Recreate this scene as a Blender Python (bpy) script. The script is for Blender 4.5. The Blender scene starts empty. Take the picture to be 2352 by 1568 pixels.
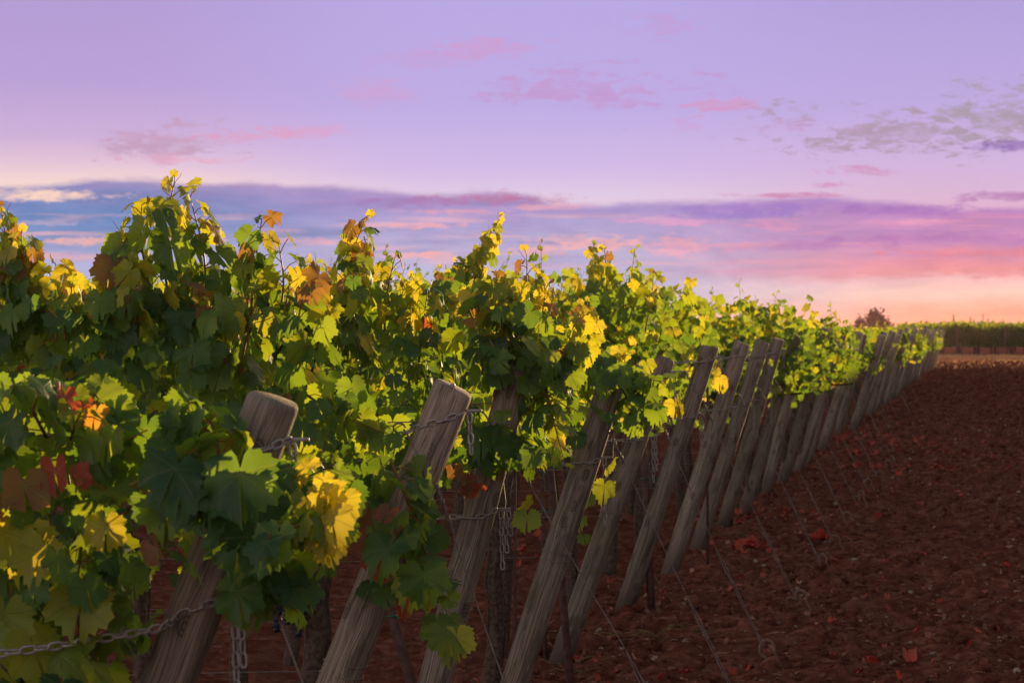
import bpy, math, random
import numpy as np
from mathutils import Vector, Matrix

sc = bpy.context.scene
COL = sc.collection
R = math.radians
rng = np.random.default_rng(7)
random.seed(7)

# ------------------------------------------------------------------ camera
FPX = 6533.0          # focal length in pixels of a 2352 px wide picture
EYE = 1.6
HOR = 748.0
cam_d = bpy.data.cameras.new('camera')
cam = bpy.data.objects.new('camera', cam_d); COL.objects.link(cam)
cam.location = (0, 0, EYE)
cam.rotation_euler = (R(90) - math.atan(36.0 / FPX), 0, 0)
cam_d.sensor_width = 36; cam_d.lens = 36 * FPX / 2352
cam_d.clip_start = .1; cam_d.clip_end = 20000
cam_d.dof.use_dof = True; cam_d.dof.focus_distance = 9.0; cam_d.dof.aperture_fstop = 14.0
sc.camera = cam
sc.view_settings.view_transform = 'Standard'
sc.view_settings.look = 'None'
sc.view_settings.exposure = 1.0
sc.view_settings.gamma = 1.0
sc.render.engine = 'CYCLES'
sc.cycles.max_bounces = 8; sc.cycles.transmission_bounces = 5; sc.cycles.diffuse_bounces = 4
sc.cycles.glossy_bounces = 2
sc.cycles.use_denoising = True
sc.cycles.caustics_reflective = False; sc.cycles.caustics_refractive = False

# ------------------------------------------------------------------ sun
SUN_AZ, SUN_EL = R(24), R(4.6)     # azimuth from +Y towards +X
sd = bpy.data.lights.new('sun', 'SUN'); so = bpy.data.objects.new('sun', sd); COL.objects.link(so)
sd.energy = 4.1; sd.angle = R(.6); sd.color = (1.0, .67, .31)
sdir = Vector((math.sin(SUN_AZ) * math.cos(SUN_EL), math.cos(SUN_AZ) * math.cos(SUN_EL), math.sin(SUN_EL)))
so.rotation_euler = sdir.to_track_quat('Z', 'Y').to_euler()

# ------------------------------------------------------------------ node helper
def lin(c):
    return tuple((v / 255 / 12.92) if v <= 10 else (((v / 255) + .055) / 1.055) ** 2.4 for v in c) + (1.0,)

class NT:
    def __init__(s, tree): s.t = tree; s.n = tree.nodes; s.l = tree.links
    def new(s, kind, **kw):
        n = s.n.new(kind)
        for k, v in kw.items(): setattr(n, k, v)
        return n
    def put(s, sock, v):
        if isinstance(v, bpy.types.NodeSocket): s.l.new(v, sock)
        elif v is not None: sock.default_value = v
    def m(s, op, a, b=None, c=None, clamp=False):
        n = s.new('ShaderNodeMath', operation=op, use_clamp=clamp)
        s.put(n.inputs[0], a)
        if b is not None: s.put(n.inputs[1], b)
        if c is not None: s.put(n.inputs[2], c)
        return n.outputs[0]
    def sm(s, x, lo, hi, a=0.0, b=1.0):
        n = s.new('ShaderNodeMapRange', interpolation_type='SMOOTHSTEP')
        s.put(n.inputs['Value'], x); n.inputs['From Min'].default_value = lo; n.inputs['From Max'].default_value = hi
        n.inputs['To Min'].default_value = a; n.inputs['To Max'].default_value = b
        return n.outputs[0]
    def comb(s, x, y, z):
        n = s.new('ShaderNodeCombineXYZ'); s.put(n.inputs[0], x); s.put(n.inputs[1], y); s.put(n.inputs[2], z)
        return n.outputs[0]
    def sep(s, v):
        n = s.new('ShaderNodeSeparateXYZ'); s.put(n.inputs[0], v); return n.outputs
    def noise(s, v, scale=1.0, detail=4, rough=.55, dist=0.0):
        n = s.new('ShaderNodeTexNoise'); s.put(n.inputs['Vector'], v)
        n.inputs['Scale'].default_value = scale; n.inputs['Detail'].default_value = detail
        n.inputs['Roughness'].default_value = rough; n.inputs['Distortion'].default_value = dist
        return n.outputs[0]
    def ramp(s, f, stops):
        n = s.new('ShaderNodeValToRGB'); s.put(n.inputs[0], f); e = n.color_ramp.elements
        for i, (p, c) in enumerate(stops):
            el = e[i] if i < 2 else e.new(p)
            el.position = p; el.color = c if len(c) == 4 else tuple(c) + (1.0,)
        return n.outputs[0]
    def mix(s, f, a, b, mode='MIX'):
        n = s.new('ShaderNodeMix', data_type='RGBA', blend_type=mode)
        s.put(n.inputs[0], f); s.put(n.inputs[6], a); s.put(n.inputs[7], b)
        return n.outputs[2]

# ------------------------------------------------------------------ world: dusk sky
world = bpy.data.worlds.new('World'); sc.world = world; world.use_nodes = True
w = NT(world.node_tree); w.n.clear()
tc = w.new('ShaderNodeTexCoord')
dx, dy, dz = w.sep(tc.outputs['Generated'])
az = w.m('ARCTAN2', dx, dy)
U = w.m('MULTIPLY', az, 6.533)
hyp = w.m('SQRT', w.m('ADD', w.m('MULTIPLY', dx, dx), w.m('MULTIPLY', dy, dy)))
V = w.m('MULTIPLY', w.m('DIVIDE', dz, w.m('MAXIMUM', hyp, .001)), 6.533)
n_big = w.noise(w.comb(w.m('MULTIPLY', U, 1.6), w.m('MULTIPLY', V, 7.0), 3.1), 1.0, 6, .55)
n_fine = w.noise(w.comb(w.m('MULTIPLY', U, 9.0), w.m('MULTIPLY', V, 34.0), 9.7), 1.0, 8, .66, .3)
warp = w.m('ADD', w.m('MULTIPLY', w.m('SUBTRACT', n_big, .5), .040), w.m('MULTIPLY', w.m('SUBTRACT', n_fine, .5), .052))
Vw = w.m('ADD', V, warp)
def col(stops): return [(v / .8, lin(c)) for v, c in sorted(stops)]
fu = w.m('MULTIPLY', V, 1 / .8, clamp=True); fl = w.m('MULTIPLY', Vw, 1 / .8, clamp=True)
def across(f, l, c, r):
    q = w.mix(w.sm(U, -.95, -.15), w.ramp(f, col(l)), w.ramp(f, col(c)))
    return w.mix(w.sm(U, .15, 1.0), q, w.ramp(f, col(r)))
clear = across(fu, [(.75, (176, 154, 209)), (.55, (184, 160, 212)), (.43, (203, 174, 214)), (.37, (224, 194, 214)), (.325, (243, 212, 206)), (.28, (243, 206, 196))],
    [(.75, (182, 166, 224)), (.5, (187, 170, 225)), (.36, (206, 184, 228)), (.30, (220, 200, 226)), (.26, (226, 200, 216))],
    [(.75, (174, 158, 214)), (.5, (188, 168, 221)), (.36, (207, 178, 218)), (.29, (216, 180, 210)), (.25, (222, 170, 198))])
band = across(fl, [(.335, (158, 140, 190)), (.305, (124, 133, 187)), (.25, (92, 134, 190)), (.205, (110, 145, 196)), (.165, (156, 165, 209)), (.10, (170, 183, 222)), (0, (208, 203, 216))],
    [(.325, (180, 148, 196)), (.285, (166, 145, 200)), (.25, (164, 153, 205)), (.21, (166, 162, 206)), (.17, (176, 172, 210)), (.10, (168, 180, 216)), (.05, (176, 191, 220)), (0, (196, 197, 214))],
    [(.30, (170, 130, 194)), (.26, (180, 130, 192)), (.225, (198, 140, 188)), (.19, (192, 132, 185)), (.165, (208, 142, 176)), (.14, (222, 142, 160)), (.118, (230, 146, 150)), (.100, (239, 190, 190)), (.07, (243, 204, 190)), (.045, (241, 182, 164)), (.022, (239, 150, 128)), (0, (233, 134, 114))])
E_STOPS = [(-1.2, .315), (-1.06, .322), (-.97, .333), (-.85, .335), (-.75, .326), (-.6, .330), (-.5, .326), (-.4, .326), (-.3, .312), (-.2, .302), (-.05, .312), (.04, .305), (.10, .278), (.25, .284), (.4, .288), (.55, .290), (.7, .300), (.85, .286), (.95, .276), (1.05, .268), (1.2, .272)]
edge = w.m('MULTIPLY', w.sep(w.ramp(w.m('MULTIPLY_ADD', U, 1 / 2.4, .5, clamp=True), [(u / 2.4 + .5, (e * 2, e * 2, e * 2)) for u, e in E_STOPS]))[0], .5)
ed = w.m('ADD', w.m('SUBTRACT', edge, V), w.m('MULTIPLY', w.m('SUBTRACT', n_fine, .5), .030))
skyc = w.mix(w.sm(ed, -.006, .016), clear, band)
# thin sunlit streaks inside the low cloud bank
st = w.noise(w.comb(w.m('MULTIPLY', U, 2.6), w.m('MULTIPLY', V, 46.0), 21.0), 1.0, 7, .62, .2)
stm = w.m('MULTIPLY', w.m('MULTIPLY', w.sm(st, .52, .66), w.sm(V, .10, .16)), w.sm(V, .29, .22))
skyc = w.mix(w.m('MULTIPLY', stm, .62), skyc, w.mix(w.sm(U, .1, .9), lin((238, 178, 182)), lin((232, 150, 180))))
dk = w.noise(w.comb(w.m('MULTIPLY', U, 2.2), w.m('MULTIPLY', V, 30.0), 55.0), 1.0, 7, .6, .2)
skyc = w.mix(w.m('MULTIPLY', w.m('MULTIPLY', w.sm(dk, .50, .70), w.sm(ed, 0.0, .04)), w.m('MULTIPLY', w.sm(V, .11, .17), .60)), skyc, w.mix(w.sm(U, -.4, .5), lin((96, 124, 178)), lin((158, 124, 186))))
clouds = [ # U, V, half width, half height, colour, opacity, roughness of the outline
    (-.78, .412, .15, .040, (192, 156, 186), .95, 1), (-.60, .430, .20, .018, (218, 160, 194), .9, 1), (-.76, .378, .13, .012, (226, 168, 190), .8, 1),
    (-.46, .448, .09, .012, (220, 160, 198), .7, 1),
    (-.07, .640, .13, .026, (204, 154, 204), .8, 1), (-.17, .610, .12, .02, (196, 158, 210), .6, 1), (-.31, .535, .10, .030, (204, 160, 208), .7, 1),
    (.16, .545, .20, .034, (192, 150, 204), .85, 1.6), (.02, .525, .12, .012, (190, 152, 206), .7, 1.4),
    (.47, .503, .075, .014, (208, 152, 196), .95, 1), (.40, .462, .05, .016, (202, 158, 210), .7, 1), (.35, .690, .07, .022, (196, 152, 206), .6, 1.4),
    (.86, .440, .23, .044, (172, 150, 172), 1, 1.5), (1.12, .468, .15, .050, (168, 152, 170), 1, 1.4), (.66, .452, .10, .015, (196, 150, 196), .6, 1.5),
    (1.15, .407, .13, .013, (136, 100, 172), 1, .6), (.79, .353, .08, .012, (204, 146, 188), .9, 1), (.72, .322, .05, .008, (200, 130, 180), .9, .8),
    (-.04, .293, .15, .017, (184, 118, 158), .95, .7), (-.18, .283, .2, .012, (164, 120, 178), .7, .8), (.08, .272, .1, .008, (232, 168, 180), .7, .8),
    (-.24, .228, .10, .008, (232, 168, 178), .95, .8), (-.14, .262, .10, .008, (226, 164, 184), .8, .8), (-.20, .160, .14, .010, (238, 172, 174), .95, .8), (.06, .168, .12, .010, (236, 172, 178), .9, .9),
    (.18, .187, .13, .020, (236, 176, 178), .95, .9), (.40, .186, .09, .028, (228, 166, 184), .95, .9), (.52, .18, .07, .012, (230, 160, 180), .9, .9), (.34, .238, .14, .009, (218, 156, 196), .8, .8),
    (.60, .232, .07, .014, (222, 152, 190), .8, 1), (-.48, .195, .10, .007, (232, 172, 182), .9, .8), (-.9, .193, .28, .010, (244, 182, 168), .9, .8),
    (-1.1, .295, .17, .014, (244, 208, 192), 1, .7), (-1.08, .232, .1, .006, (196, 172, 196), .7, .8),
    (.55, .270, .24, .013, (154, 122, 200), .85, .8), (.50, .252, .14, .008, (148, 122, 202), .8, .8), (.86, .262, .17, .012, (164, 116, 188), .9, .8), (.63, .298, .16, .007, (200, 132, 178), .9, .7), (1.14, .295, .13, .011, (178, 120, 178), .9, .8),
    (.95, .200, .22, .010, (176, 118, 182), .8, .8), (.7, .182, .2, .012, (178, 122, 186), .6, .8), (1.05, .165, .2, .012, (226, 132, 150), .8, .8), (.95, .235, .08, .008, (224, 156, 190), .7, .8),
    (.55, .125, .2, .006, (216, 152, 186), .6, .8),
]
na = w.noise(w.comb(w.m('MULTIPLY', U, 22), w.m('MULTIPLY', V, 62), 1.3), 1.0, 8, .68, .4)
nb = w.noise(w.comb(w.m('MULTIPLY', U, 4.5), w.m('MULTIPLY', V, 17), 5.3), 1.0, 5, .6, .3)
nz = w.m('SUBTRACT', w.m('ADD', w.m('MULTIPLY', na, .80), w.m('MULTIPLY', nb, .45)), .625)
nw = w.noise(w.comb(w.m('MULTIPLY', U, 16), w.m('MULTIPLY', V, 52), 31.0), 1.0, 9, .66, .8)
wisp = w.sm(nw, .34, .58, .42, 1.0)
for (cu, cv, ru, rv, c, op, ro) in clouds:
    du = w.m('MULTIPLY', w.m('SUBTRACT', U, cu), 1 / ru); dv = w.m('MULTIPLY', w.m('SUBTRACT', V, cv), 1 / rv)
    d2 = w.m('SQRT', w.m('ADD', w.m('MULTIPLY', du, du), w.m('MULTIPLY', dv, dv)))
    d2 = w.m('MULTIPLY_ADD', nz, -5.4 * ro, d2)
    skyc = w.mix(w.m('MULTIPLY', w.sm(d2, .35, 1.15, op * .95, 0.0), wisp), skyc, lin(c))
# the rest of the dome: physical sky overhead, brightened and warmed behind the camera as added fill
sky = w.new('ShaderNodeTexSky', sky_type='NISHITA'); sky.sun_disc = False
sky.sun_elevation = SUN_EL; sky.sun_rotation = SUN_AZ
nis = w.mix(1.0, sky.outputs[0], (.22, .17, .13, 1), 'MULTIPLY')
away = w.m('ADD', w.m('MULTIPLY', dx, math.sin(R(12))), w.m('MULTIPLY', dy, math.cos(R(12))))
back_fill = w.sm(away, -.2, .92, 2.5, .5)
grey = w.noise(w.comb(w.m('MULTIPLY', U, 5.0), w.m('MULTIPLY', V, 24.0), 77.0), 1.0, 9, .7, .5)
skyc = w.mix(w.m('MULTIPLY', w.sm(ed, 0.0, .03), .50), skyc, w.mix(1.0, skyc, w.ramp(grey, [(.38, (.80, .80, .86)), (.62, (1.22, 1.16, 1.08))]), 'MULTIPLY'))
skyc = w.mix(1.0, skyc, (1.01, 1.03, 1.04, 1), 'MULTIPLY')
low = w.mix(1.0, skyc, w.comb(back_fill, w.sm(away, -.2, .92, 2.15, .5), w.sm(away, -.2, .92, 1.2, .5)), 'MULTIPLY')
final = w.mix(w.sm(V, .9, 2.6), low, nis)
bg = w.new('ShaderNodeBackground'); w.l.new(final, bg.inputs[0]); bg.inputs[1].default_value = 1.0
wo = w.new('ShaderNodeOutputWorld'); w.l.new(bg.outputs[0], wo.inputs[0])
world.cycles.sampling_method = 'MANUAL'; world.cycles.sample_map_resolution = 512

# ------------------------------------------------------------------ materials
def mat(name):
    m = bpy.data.materials.new(name); m.use_nodes = True
    t = NT(m.node_tree); t.n.clear()
    out = t.new('ShaderNodeOutputMaterial')
    return m, t, out
def principled(t, out, base, rough=.6, metal=0.0, spec=.4, normal=None):
    p = t.new('ShaderNodeBsdfPrincipled'); t.put(p.inputs['Base Color'], base)
    t.put(p.inputs['Roughness'], rough); p.inputs['Metallic'].default_value = metal
    p.inputs['Specular IOR Level'].default_value = spec
    if normal is not None: t.l.new(normal, p.inputs['Normal'])
    if out is not None: t.l.new(p.outputs[0], out.inputs[0])
    return p
def bump(t, h, strength=.5, dist=.01):
    b = t.new('ShaderNodeBump'); t.l.new(h, b.inputs['Height'])
    b.inputs['Strength'].default_value = strength; b.inputs['Distance'].default_value = dist
    return b.outputs[0]

def leaf_material():
    m, t, out = mat('vine_leaf')
    a = t.new('ShaderNodeAttribute', attribute_name='leafdata')
    x, y, tint = t.sep(a.outputs['Vector'])
    ax = t.m('ABSOLUTE', x)
    d = ax
    for ang in (52, 106):
        c, s = math.cos(R(ang)), math.sin(R(ang))
        d = t.m('MINIMUM', d, t.m('ABSOLUTE', t.m('SUBTRACT', t.m('MULTIPLY', ax, c), t.m('MULTIPLY', y, s))))
    rad = t.m('SQRT', t.m('ADD', t.m('MULTIPLY', x, x), t.m('MULTIPLY', y, y)))
    # secondary veins: chevrons off the main ones
    sec = t.m('ABSOLUTE', t.m('SINE', t.m('MULTIPLY', t.m('ADD', rad, t.m('MULTIPLY', d, -.9)), 24)))
    vein = t.m('MAXIMUM', t.sm(d, .012, .035, 1, 0), t.sm(sec, 0.0, .22, .35, 0))
    tcn = t.new('ShaderNodeTexCoord')
    n = t.noise(tcn.outputs['Object'], 26, 3, .6)
    tt = t.m('ADD', tint, t.m('MULTIPLY', t.m('SUBTRACT', n, .5), .10))
    refl = t.ramp(tt, [(0, (.018, .066, .030)), (.3, (.040, .125, .026)), (.55, (.095, .190, .026)), (.72, (.24, .22, .02)), (.80, (.30, .06, .02)), (.88, (.36, .05, .035)), (.95, (.20, .07, .04)), (1.0, (.17, .10, .035))])
    tran = t.ramp(tt, [(0, (.14, .28, .018)), (.22, (.30, .44, .016)), (.40, (.52, .56, .014)), (.55, (.82, .66, .020)), (.72, (.85, .68, .05)), (.80, (.75, .2, .03)), (.88, (.60, .10, .05)), (.95, (.42, .14, .05)), (1.0, (.44, .23, .03))])
    refl = t.mix(t.m('MULTIPLY', vein, .35), refl, (.16, .20, .06, 1))
    tran = t.mix(t.m('MULTIPLY', vein, .35), tran, (.30, .30, .03, 1))
    geo = t.new('ShaderNodeNewGeometry')
    refl = t.mix(t.m('MULTIPLY', geo.outputs['Backfacing'], .5), refl, (.085, .13, .07, 1))   # paler underside
    nb = bump(t, t.m('ADD', t.m('MULTIPLY', vein, -.5), t.m('MULTIPLY', n, .6)), .35, .004)
    df = t.new('ShaderNodeBsdfDiffuse'); t.l.new(refl, df.inputs[0]); t.l.new(nb, df.inputs[2])
    gl = t.new('ShaderNodeBsdfGlossy'); gl.inputs[0].default_value = (.9, .95, 1, 1); gl.inputs[1].default_value = .48; t.l.new(nb, gl.inputs['Normal'])
    lw = t.new('ShaderNodeLayerWeight'); lw.inputs[0].default_value = .25
    p = t.new('ShaderNodeMixShader'); t.l.new(t.m('MULTIPLY_ADD', lw.outputs['Facing'], .09, .028), p.inputs[0]); t.l.new(df.outputs[0], p.inputs[1]); t.l.new(gl.outputs[0], p.inputs[2])
    tr = t.new('ShaderNodeBsdfTranslucent'); t.l.new(tran, tr.inputs[0]); t.l.new(nb, tr.inputs[1])
    mx = t.new('ShaderNodeMixShader'); mx.inputs[0].default_value = .52
    t.l.new(p.outputs[0], mx.inputs[1]); t.l.new(tr.outputs[0], mx.inputs[2]); t.l.new(mx.outputs[0], out.inputs[0])
    return m
M = {}
M['leaf'] = leaf_material()

def stem_material(name, c1, c2, scale, rough=.6, bumpy=.3):
    m, t, out = mat(name)
    tcn = t.new('ShaderNodeTexCoord')
    n = t.noise(tcn.outputs['Object'], scale, 4, .6)
    c = t.mix(t.sm(n, .35, .65), c1 + (1,), c2 + (1,))
    principled(t, out, c, rough, 0, .3, bump(t, n, bumpy, .01)); return m
M['cane'] = stem_material('green_cane', (.16, .075, .025), (.12, .12, .03), 14)
M['petiole'] = stem_material('red_petiole', (.34, .05, .03), (.22, .12, .03), 9)
M['bark'] = stem_material('vine_bark', (.055, .033, .026), (.12, .085, .07), 60, .9, .8)
M['stake'] = stem_material('stake_wood', (.07, .035, .035), (.12, .065, .06), 30, .8)
M['tie'] = stem_material('green_tie', (.01, .16, .11), (.01, .20, .14), 10, .5)
M['grape'] = stem_material('grape', (.012, .013, .035), (.03, .03, .07), 30, .45)
M['rock'] = stem_material('pale_stone', (.22, .16, .13), (.36, .28, .23), 8, .9)
M['straw'] = stem_material('straw', (.44, .30, .20), (.24, .13, .08), 6, .8)
M['wire'] = stem_material('dull_wire', (.22, .19, .195), (.15, .11, .10), 40, .6)
M['rust'] = stem_material('rusty_iron', (.22, .15, .12), (.15, .085, .06), 30, .7)
M['litter'] = stem_material('dry_leaf', (.22, .075, .05), (.42, .22, .16), 14, .8)
M['redleaf'] = stem_material('red_dry_leaf', (.50, .045, .03), (.34, .09, .065), 18, .7)
m, t, out = mat('dry_grass'); g_ = t.new('ShaderNodeNewGeometry'); c_ = t.mix(t.sm(t.noise(g_.outputs['Position'], .35, 3), .4, .6), (.50, .22, .13, 1), (.52, .36, .16, 1))
d_ = t.new('ShaderNodeBsdfDiffuse'); t.l.new(c_, d_.inputs[0]); tr_ = t.new('ShaderNodeBsdfTranslucent'); t.l.new(c_, tr_.inputs[0]); x_ = t.new('ShaderNodeMixShader'); x_.inputs[0].default_value = .5
t.l.new(d_.outputs[0], x_.inputs[1]); t.l.new(tr_.outputs[0], x_.inputs[2]); t.l.new(x_.outputs[0], out.inputs[0]); M['drygrass'] = m
M['treeleaf'] = stem_material('tree_leaf', (.10, .055, .028), (.14, .075, .035), .4, .8)
M['bldg'] = stem_material('pale_wall', (.55, .53, .52), (.62, .60, .58), .3, .8, .05)

def metal_material():
    m, t, out = mat('zinc_steel')
    tcn = t.new('ShaderNodeTexCoord'); n = t.noise(tcn.outputs['Object'], 60, 3, .6)
    c = t.mix(t.sm(n, .45, .75), (.29, .27, .28, 1), (.18, .125, .105, 1))
    principled(t, out, c, .5, .25, .5); return m
M['metal'] = metal_material()

def wood_material():
    m, t, out = mat('weathered_wood')
    tcn = t.new('ShaderNodeTexCoord'); oi = t.new('ShaderNodeObjectInfo')
    x, y, z = t.sep(tcn.outputs['Object'])
    off = t.m('MULTIPLY', oi.outputs['Random'], 37.0)
    ang = t.m('MULTIPLY', t.m('ARCTAN2', x, t.m('MULTIPLY', y, -1.0)), .05)
    # knots: cells in (arc length, height); grain bends round each
    vo = t.new('ShaderNodeTexVoronoi'); vo.voronoi_dimensions = '2D'
    t.l.new(t.comb(t.m('ADD', t.m('MULTIPLY', ang, 1.0), off), t.m('MULTIPLY', z, .62), 0), vo.inputs['Vector']); vo.inputs['Scale'].default_value = 7.5
    kd = vo.outputs['Distance']
    bend = t.sm(kd, .05, .42, 1, 0)
    wob = t.noise(t.comb(t.m('MULTIPLY', ang, 9), t.m('MULTIPLY', z, 3.0), off), 1.0, 3, .6)
    gx = t.m('ADD', t.m('MULTIPLY', ang, 420), t.m('ADD', t.m('MULTIPLY', bend, 3.2), t.m('MULTIPLY', wob, 9)))
    grain = t.noise(t.comb(gx, t.m('MULTIPLY', z, 1.6), off), .8, 5, .65)
    fine = t.noise(t.comb(t.m('MULTIPLY', ang, 900), t.m('MULTIPLY', z, 14), off), 1.0, 3, .6)
    big = t.noise(t.comb(t.m('MULTIPLY', ang, 20), t.m('MULTIPLY', z, 4), off), 1.0, 4, .6)
    ring = t.m('SINE', t.m('MULTIPLY', kd, 120))
    c = t.ramp(grain, [(.30, (.060, .038, .026)), (.43, (.185, .132, .096)), (.56, (.29, .218, .165)), (.70, (.43, .35, .28))])
    c = t.mix(t.m('MULTIPLY', t.sm(big, .50, .62), .65), c, (.095, .062, .046, 1))
    c = t.mix(t.m('MULTIPLY', t.sm(fine, .5, .8), .45), c, (.26, .23, .205, 1))
    ck = t.noise(t.comb(t.m('ADD', t.m('MULTIPLY', ang, 120), t.m('MULTIPLY', bend, .8)), t.m('MULTIPLY', z, 1.1), t.m('ADD', off, 3)), 1.0, 3, .55)
    crack = t.sm(t.m('ABSOLUTE', t.m('SUBTRACT', ck, .5)), .004, .016, 1, 0)
    c = t.mix(t.m('MULTIPLY', crack, .8), c, (.028, .018, .014, 1))
    kn = t.m('MULTIPLY', t.sm(kd, .09, .16, 1, 0), t.sm(ring, -.4, .8, .75, .3))
    c = t.mix(kn, c, (.06, .038, .03, 1))
    dirt = t.m('MULTIPLY', t.sm(t.m('ADD', z, t.m('MULTIPLY', big, .25)), .12, .42, 1, 0), .75)
    c = t.mix(dirt, c, (.085, .04, .03, 1))
    moss = t.m('MULTIPLY', t.sm(t.noise(t.comb(t.m('MULTIPLY', ang, 30), t.m('MULTIPLY', z, 7), t.m('ADD', off, 7)), 1.0, 4, .6), .52, .7), .3)
    c = t.mix(moss, c, (.10, .105, .06, 1))
    hsv = t.new('ShaderNodeHueSaturation'); t.l.new(c, hsv.inputs['Color'])
    t.l.new(t.m('MULTIPLY_ADD', oi.outputs['Random'], .40, .88), hsv.inputs['Value']); hsv.inputs['Saturation'].default_value = .74
    h = t.m('ADD', t.m('ADD', grain, t.m('MULTIPLY', crack, -1.0)), t.m('MULTIPLY', fine, .5))
    principled(t, out, hsv.outputs[0], .85, 0, .25, bump(t, h, .6, .006)); return m
M['wood'] = wood_material()

def soil_material():
    m, t, out = mat('red_soil')
    g = t.new('ShaderNodeNewGeometry'); p = g.outputs['Position']
    n1 = t.noise(p, .7, 4, .6); n2 = t.noise(p, 9, 5, .65); n3 = t.noise(p, 60, 4, .6); n4 = t.noise(p, 24, 3, .5)
    c = t.ramp(n2, [(.3, (.072, .018, .012)), (.5, (.140, .048, .032)), (.72, (.28, .115, .082))])
    c = t.mix(t.m('MULTIPLY', t.sm(n1, .4, .65), .45), c, (.115, .036, .025, 1))
    c = t.mix(t.m('MULTIPLY', t.sm(n4, .58, .70), .5), c, (.30, .14, .11, 1))
    c = t.mix(t.m('MULTIPLY', t.sm(t.noise(p, 2.3, 5, .7), .52, .66), .35), c, (.21, .095, .075, 1))
    h = t.m('ADD', t.m('MULTIPLY', n2, 1.0), t.m('ADD', t.m('MULTIPLY', n3, .35), t.m('MULTIPLY', n4, .5)))
    d = t.new('ShaderNodeBsdfDiffuse'); t.l.new(c, d.inputs[0]); d.inputs[1].default_value = .6; t.l.new(bump(t, h, 1.0, .02), d.inputs[2]); t.l.new(d.outputs[0], out.inputs[0]); return m
M['soil'] = soil_material()

# ------------------------------------------------------------------ mesh helpers
def tag(o, label=None, cat=None, group=None, kind=None):
    if label: o['label'] = label
    if cat: o['category'] = cat
    if group: o['group'] = group
    if kind: o['kind'] = kind
    return o
def empty(name, loc=(0, 0, 0)):
    o = bpy.data.objects.new(name, None); COL.objects.link(o); o.location = loc; o.empty_display_size = .1; return o
def mesh_obj(name, verts, faces, material, parent=None, smooth=True, loc=None):
    me = bpy.data.meshes.new(name)
    me.from_pydata([tuple(v) for v in verts], [], [tuple(f) for f in faces])
    me.update()
    if smooth: me.polygons.foreach_set('use_smooth', [True] * len(me.polygons))
    me.materials.append(M[material])
    o = bpy.data.objects.new(name, me); COL.objects.link(o)
    if loc is not None: o.location = loc
    if parent is not None: o.parent = parent
    return o
def tri_obj(name, verts, tris, material, parent=None, data=None, smooth=True, tri_mats=None, extra=None):
    """fast triangle mesh from numpy arrays"""
    me = bpy.data.meshes.new(name)
    nv, nf = len(verts), len(tris)
    me.vertices.add(nv); me.vertices.foreach_set('co', np.asarray(verts, dtype=np.float32).ravel())
    me.loops.add(nf * 3); me.loops.foreach_set('vertex_index', np.asarray(tris, dtype=np.int32).ravel())
    me.polygons.add(nf); me.polygons.foreach_set('loop_start', np.arange(0, nf * 3, 3, dtype=np.int32))
    me.polygons.foreach_set('loop_total', np.full(nf, 3, dtype=np.int32))
    if smooth: me.polygons.foreach_set('use_smooth', np.ones(nf, dtype=bool))
    me.materials.append(M[material])
    for e in (extra or []): me.materials.append(M[e])
    if tri_mats is not None: me.polygons.foreach_set('material_index', np.asarray(tri_mats, dtype=np.int32))
    me.update(calc_edges=True)
    if data is not None:
        at = me.attributes.new('leafdata', 'FLOAT_VECTOR', 'POINT'); at.data.foreach_set('vector', np.asarray(data, dtype=np.float32).ravel())
    o = bpy.data.objects.new(name, me); COL.objects.link(o)
    if parent is not None: o.parent = parent
    return o
def copy_tree(o, parent=None):
    c = o.copy(); COL.objects.link(c)
    if parent is not None: c.parent = parent
    for ch in list(o.children): copy_tree(ch, c)
    return c
def smooth01(a, b, x):
    t = np.clip((x - a) / (b - a), 0, 1); return t * t * (3 - 2 * t)

class Tubes:
    """polyline tubes gathered into one triangle mesh"""
    def __init__(s): s.v = []; s.f = []; s.n = 0; s.m = []
    def add(s, pts, rad, sides=5, mi=0, cap=True):
        pts = np.asarray(pts, float); k = len(pts)
        rad = np.broadcast_to(np.asarray(rad, float), (k,))
        tan = np.gradient(pts, axis=0); tan /= np.linalg.norm(tan, axis=1)[:, None] + 1e-9
        ref = np.array([0, 0, 1.0]) if abs(tan[0][2]) < .9 else np.array([1.0, 0, 0])
        u = np.cross(tan[0], ref); u /= np.linalg.norm(u)
        a = np.arange(sides) * 2 * math.pi / sides
        vs = []
        for i in range(k):
            u = u - tan[i] * np.dot(u, tan[i]); u /= np.linalg.norm(u) + 1e-9
            v = np.cross(tan[i], u)
            vs.append(pts[i] + rad[i] * (np.cos(a)[:, None] * u + np.sin(a)[:, None] * v))
        vs = np.concatenate(vs)
        i0 = np.arange(sides); i1 = (i0 + 1) % sides
        fs = []
        for i in range(k - 1):
            b0, b1 = i * sides, (i + 1) * sides
            fs.append(np.stack([b0 + i0, b0 + i1, b1 + i1], 1)); fs.append(np.stack([b0 + i0, b1 + i1, b1 + i0], 1))
        if cap:
            e = (k - 1) * sides
            fs.append(np.array([[0, j + 1, j] for j in range(1, sides - 1)])); fs.append(np.array([[e, e + j, e + j + 1] for j in range(1, sides - 1)]))
        fs = np.concatenate(fs)
        s.v.append(vs); s.f.append(fs + s.n); s.n += len(vs); s.m.append(np.full(len(fs), mi))
    def build(s, name, material, parent=None, extra=None):
        return tri_obj(name, np.concatenate(s.v), np.concatenate(s.f), material, parent, tri_mats=np.concatenate(s.m), extra=extra)

def W(px, py, s):
    """picture pixel (2352 px wide) at a scale of s pixels per metre -> world"""
    return np.array([(px - 1176) / s, FPX / s, EYE - (py - HOR) / s])

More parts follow.
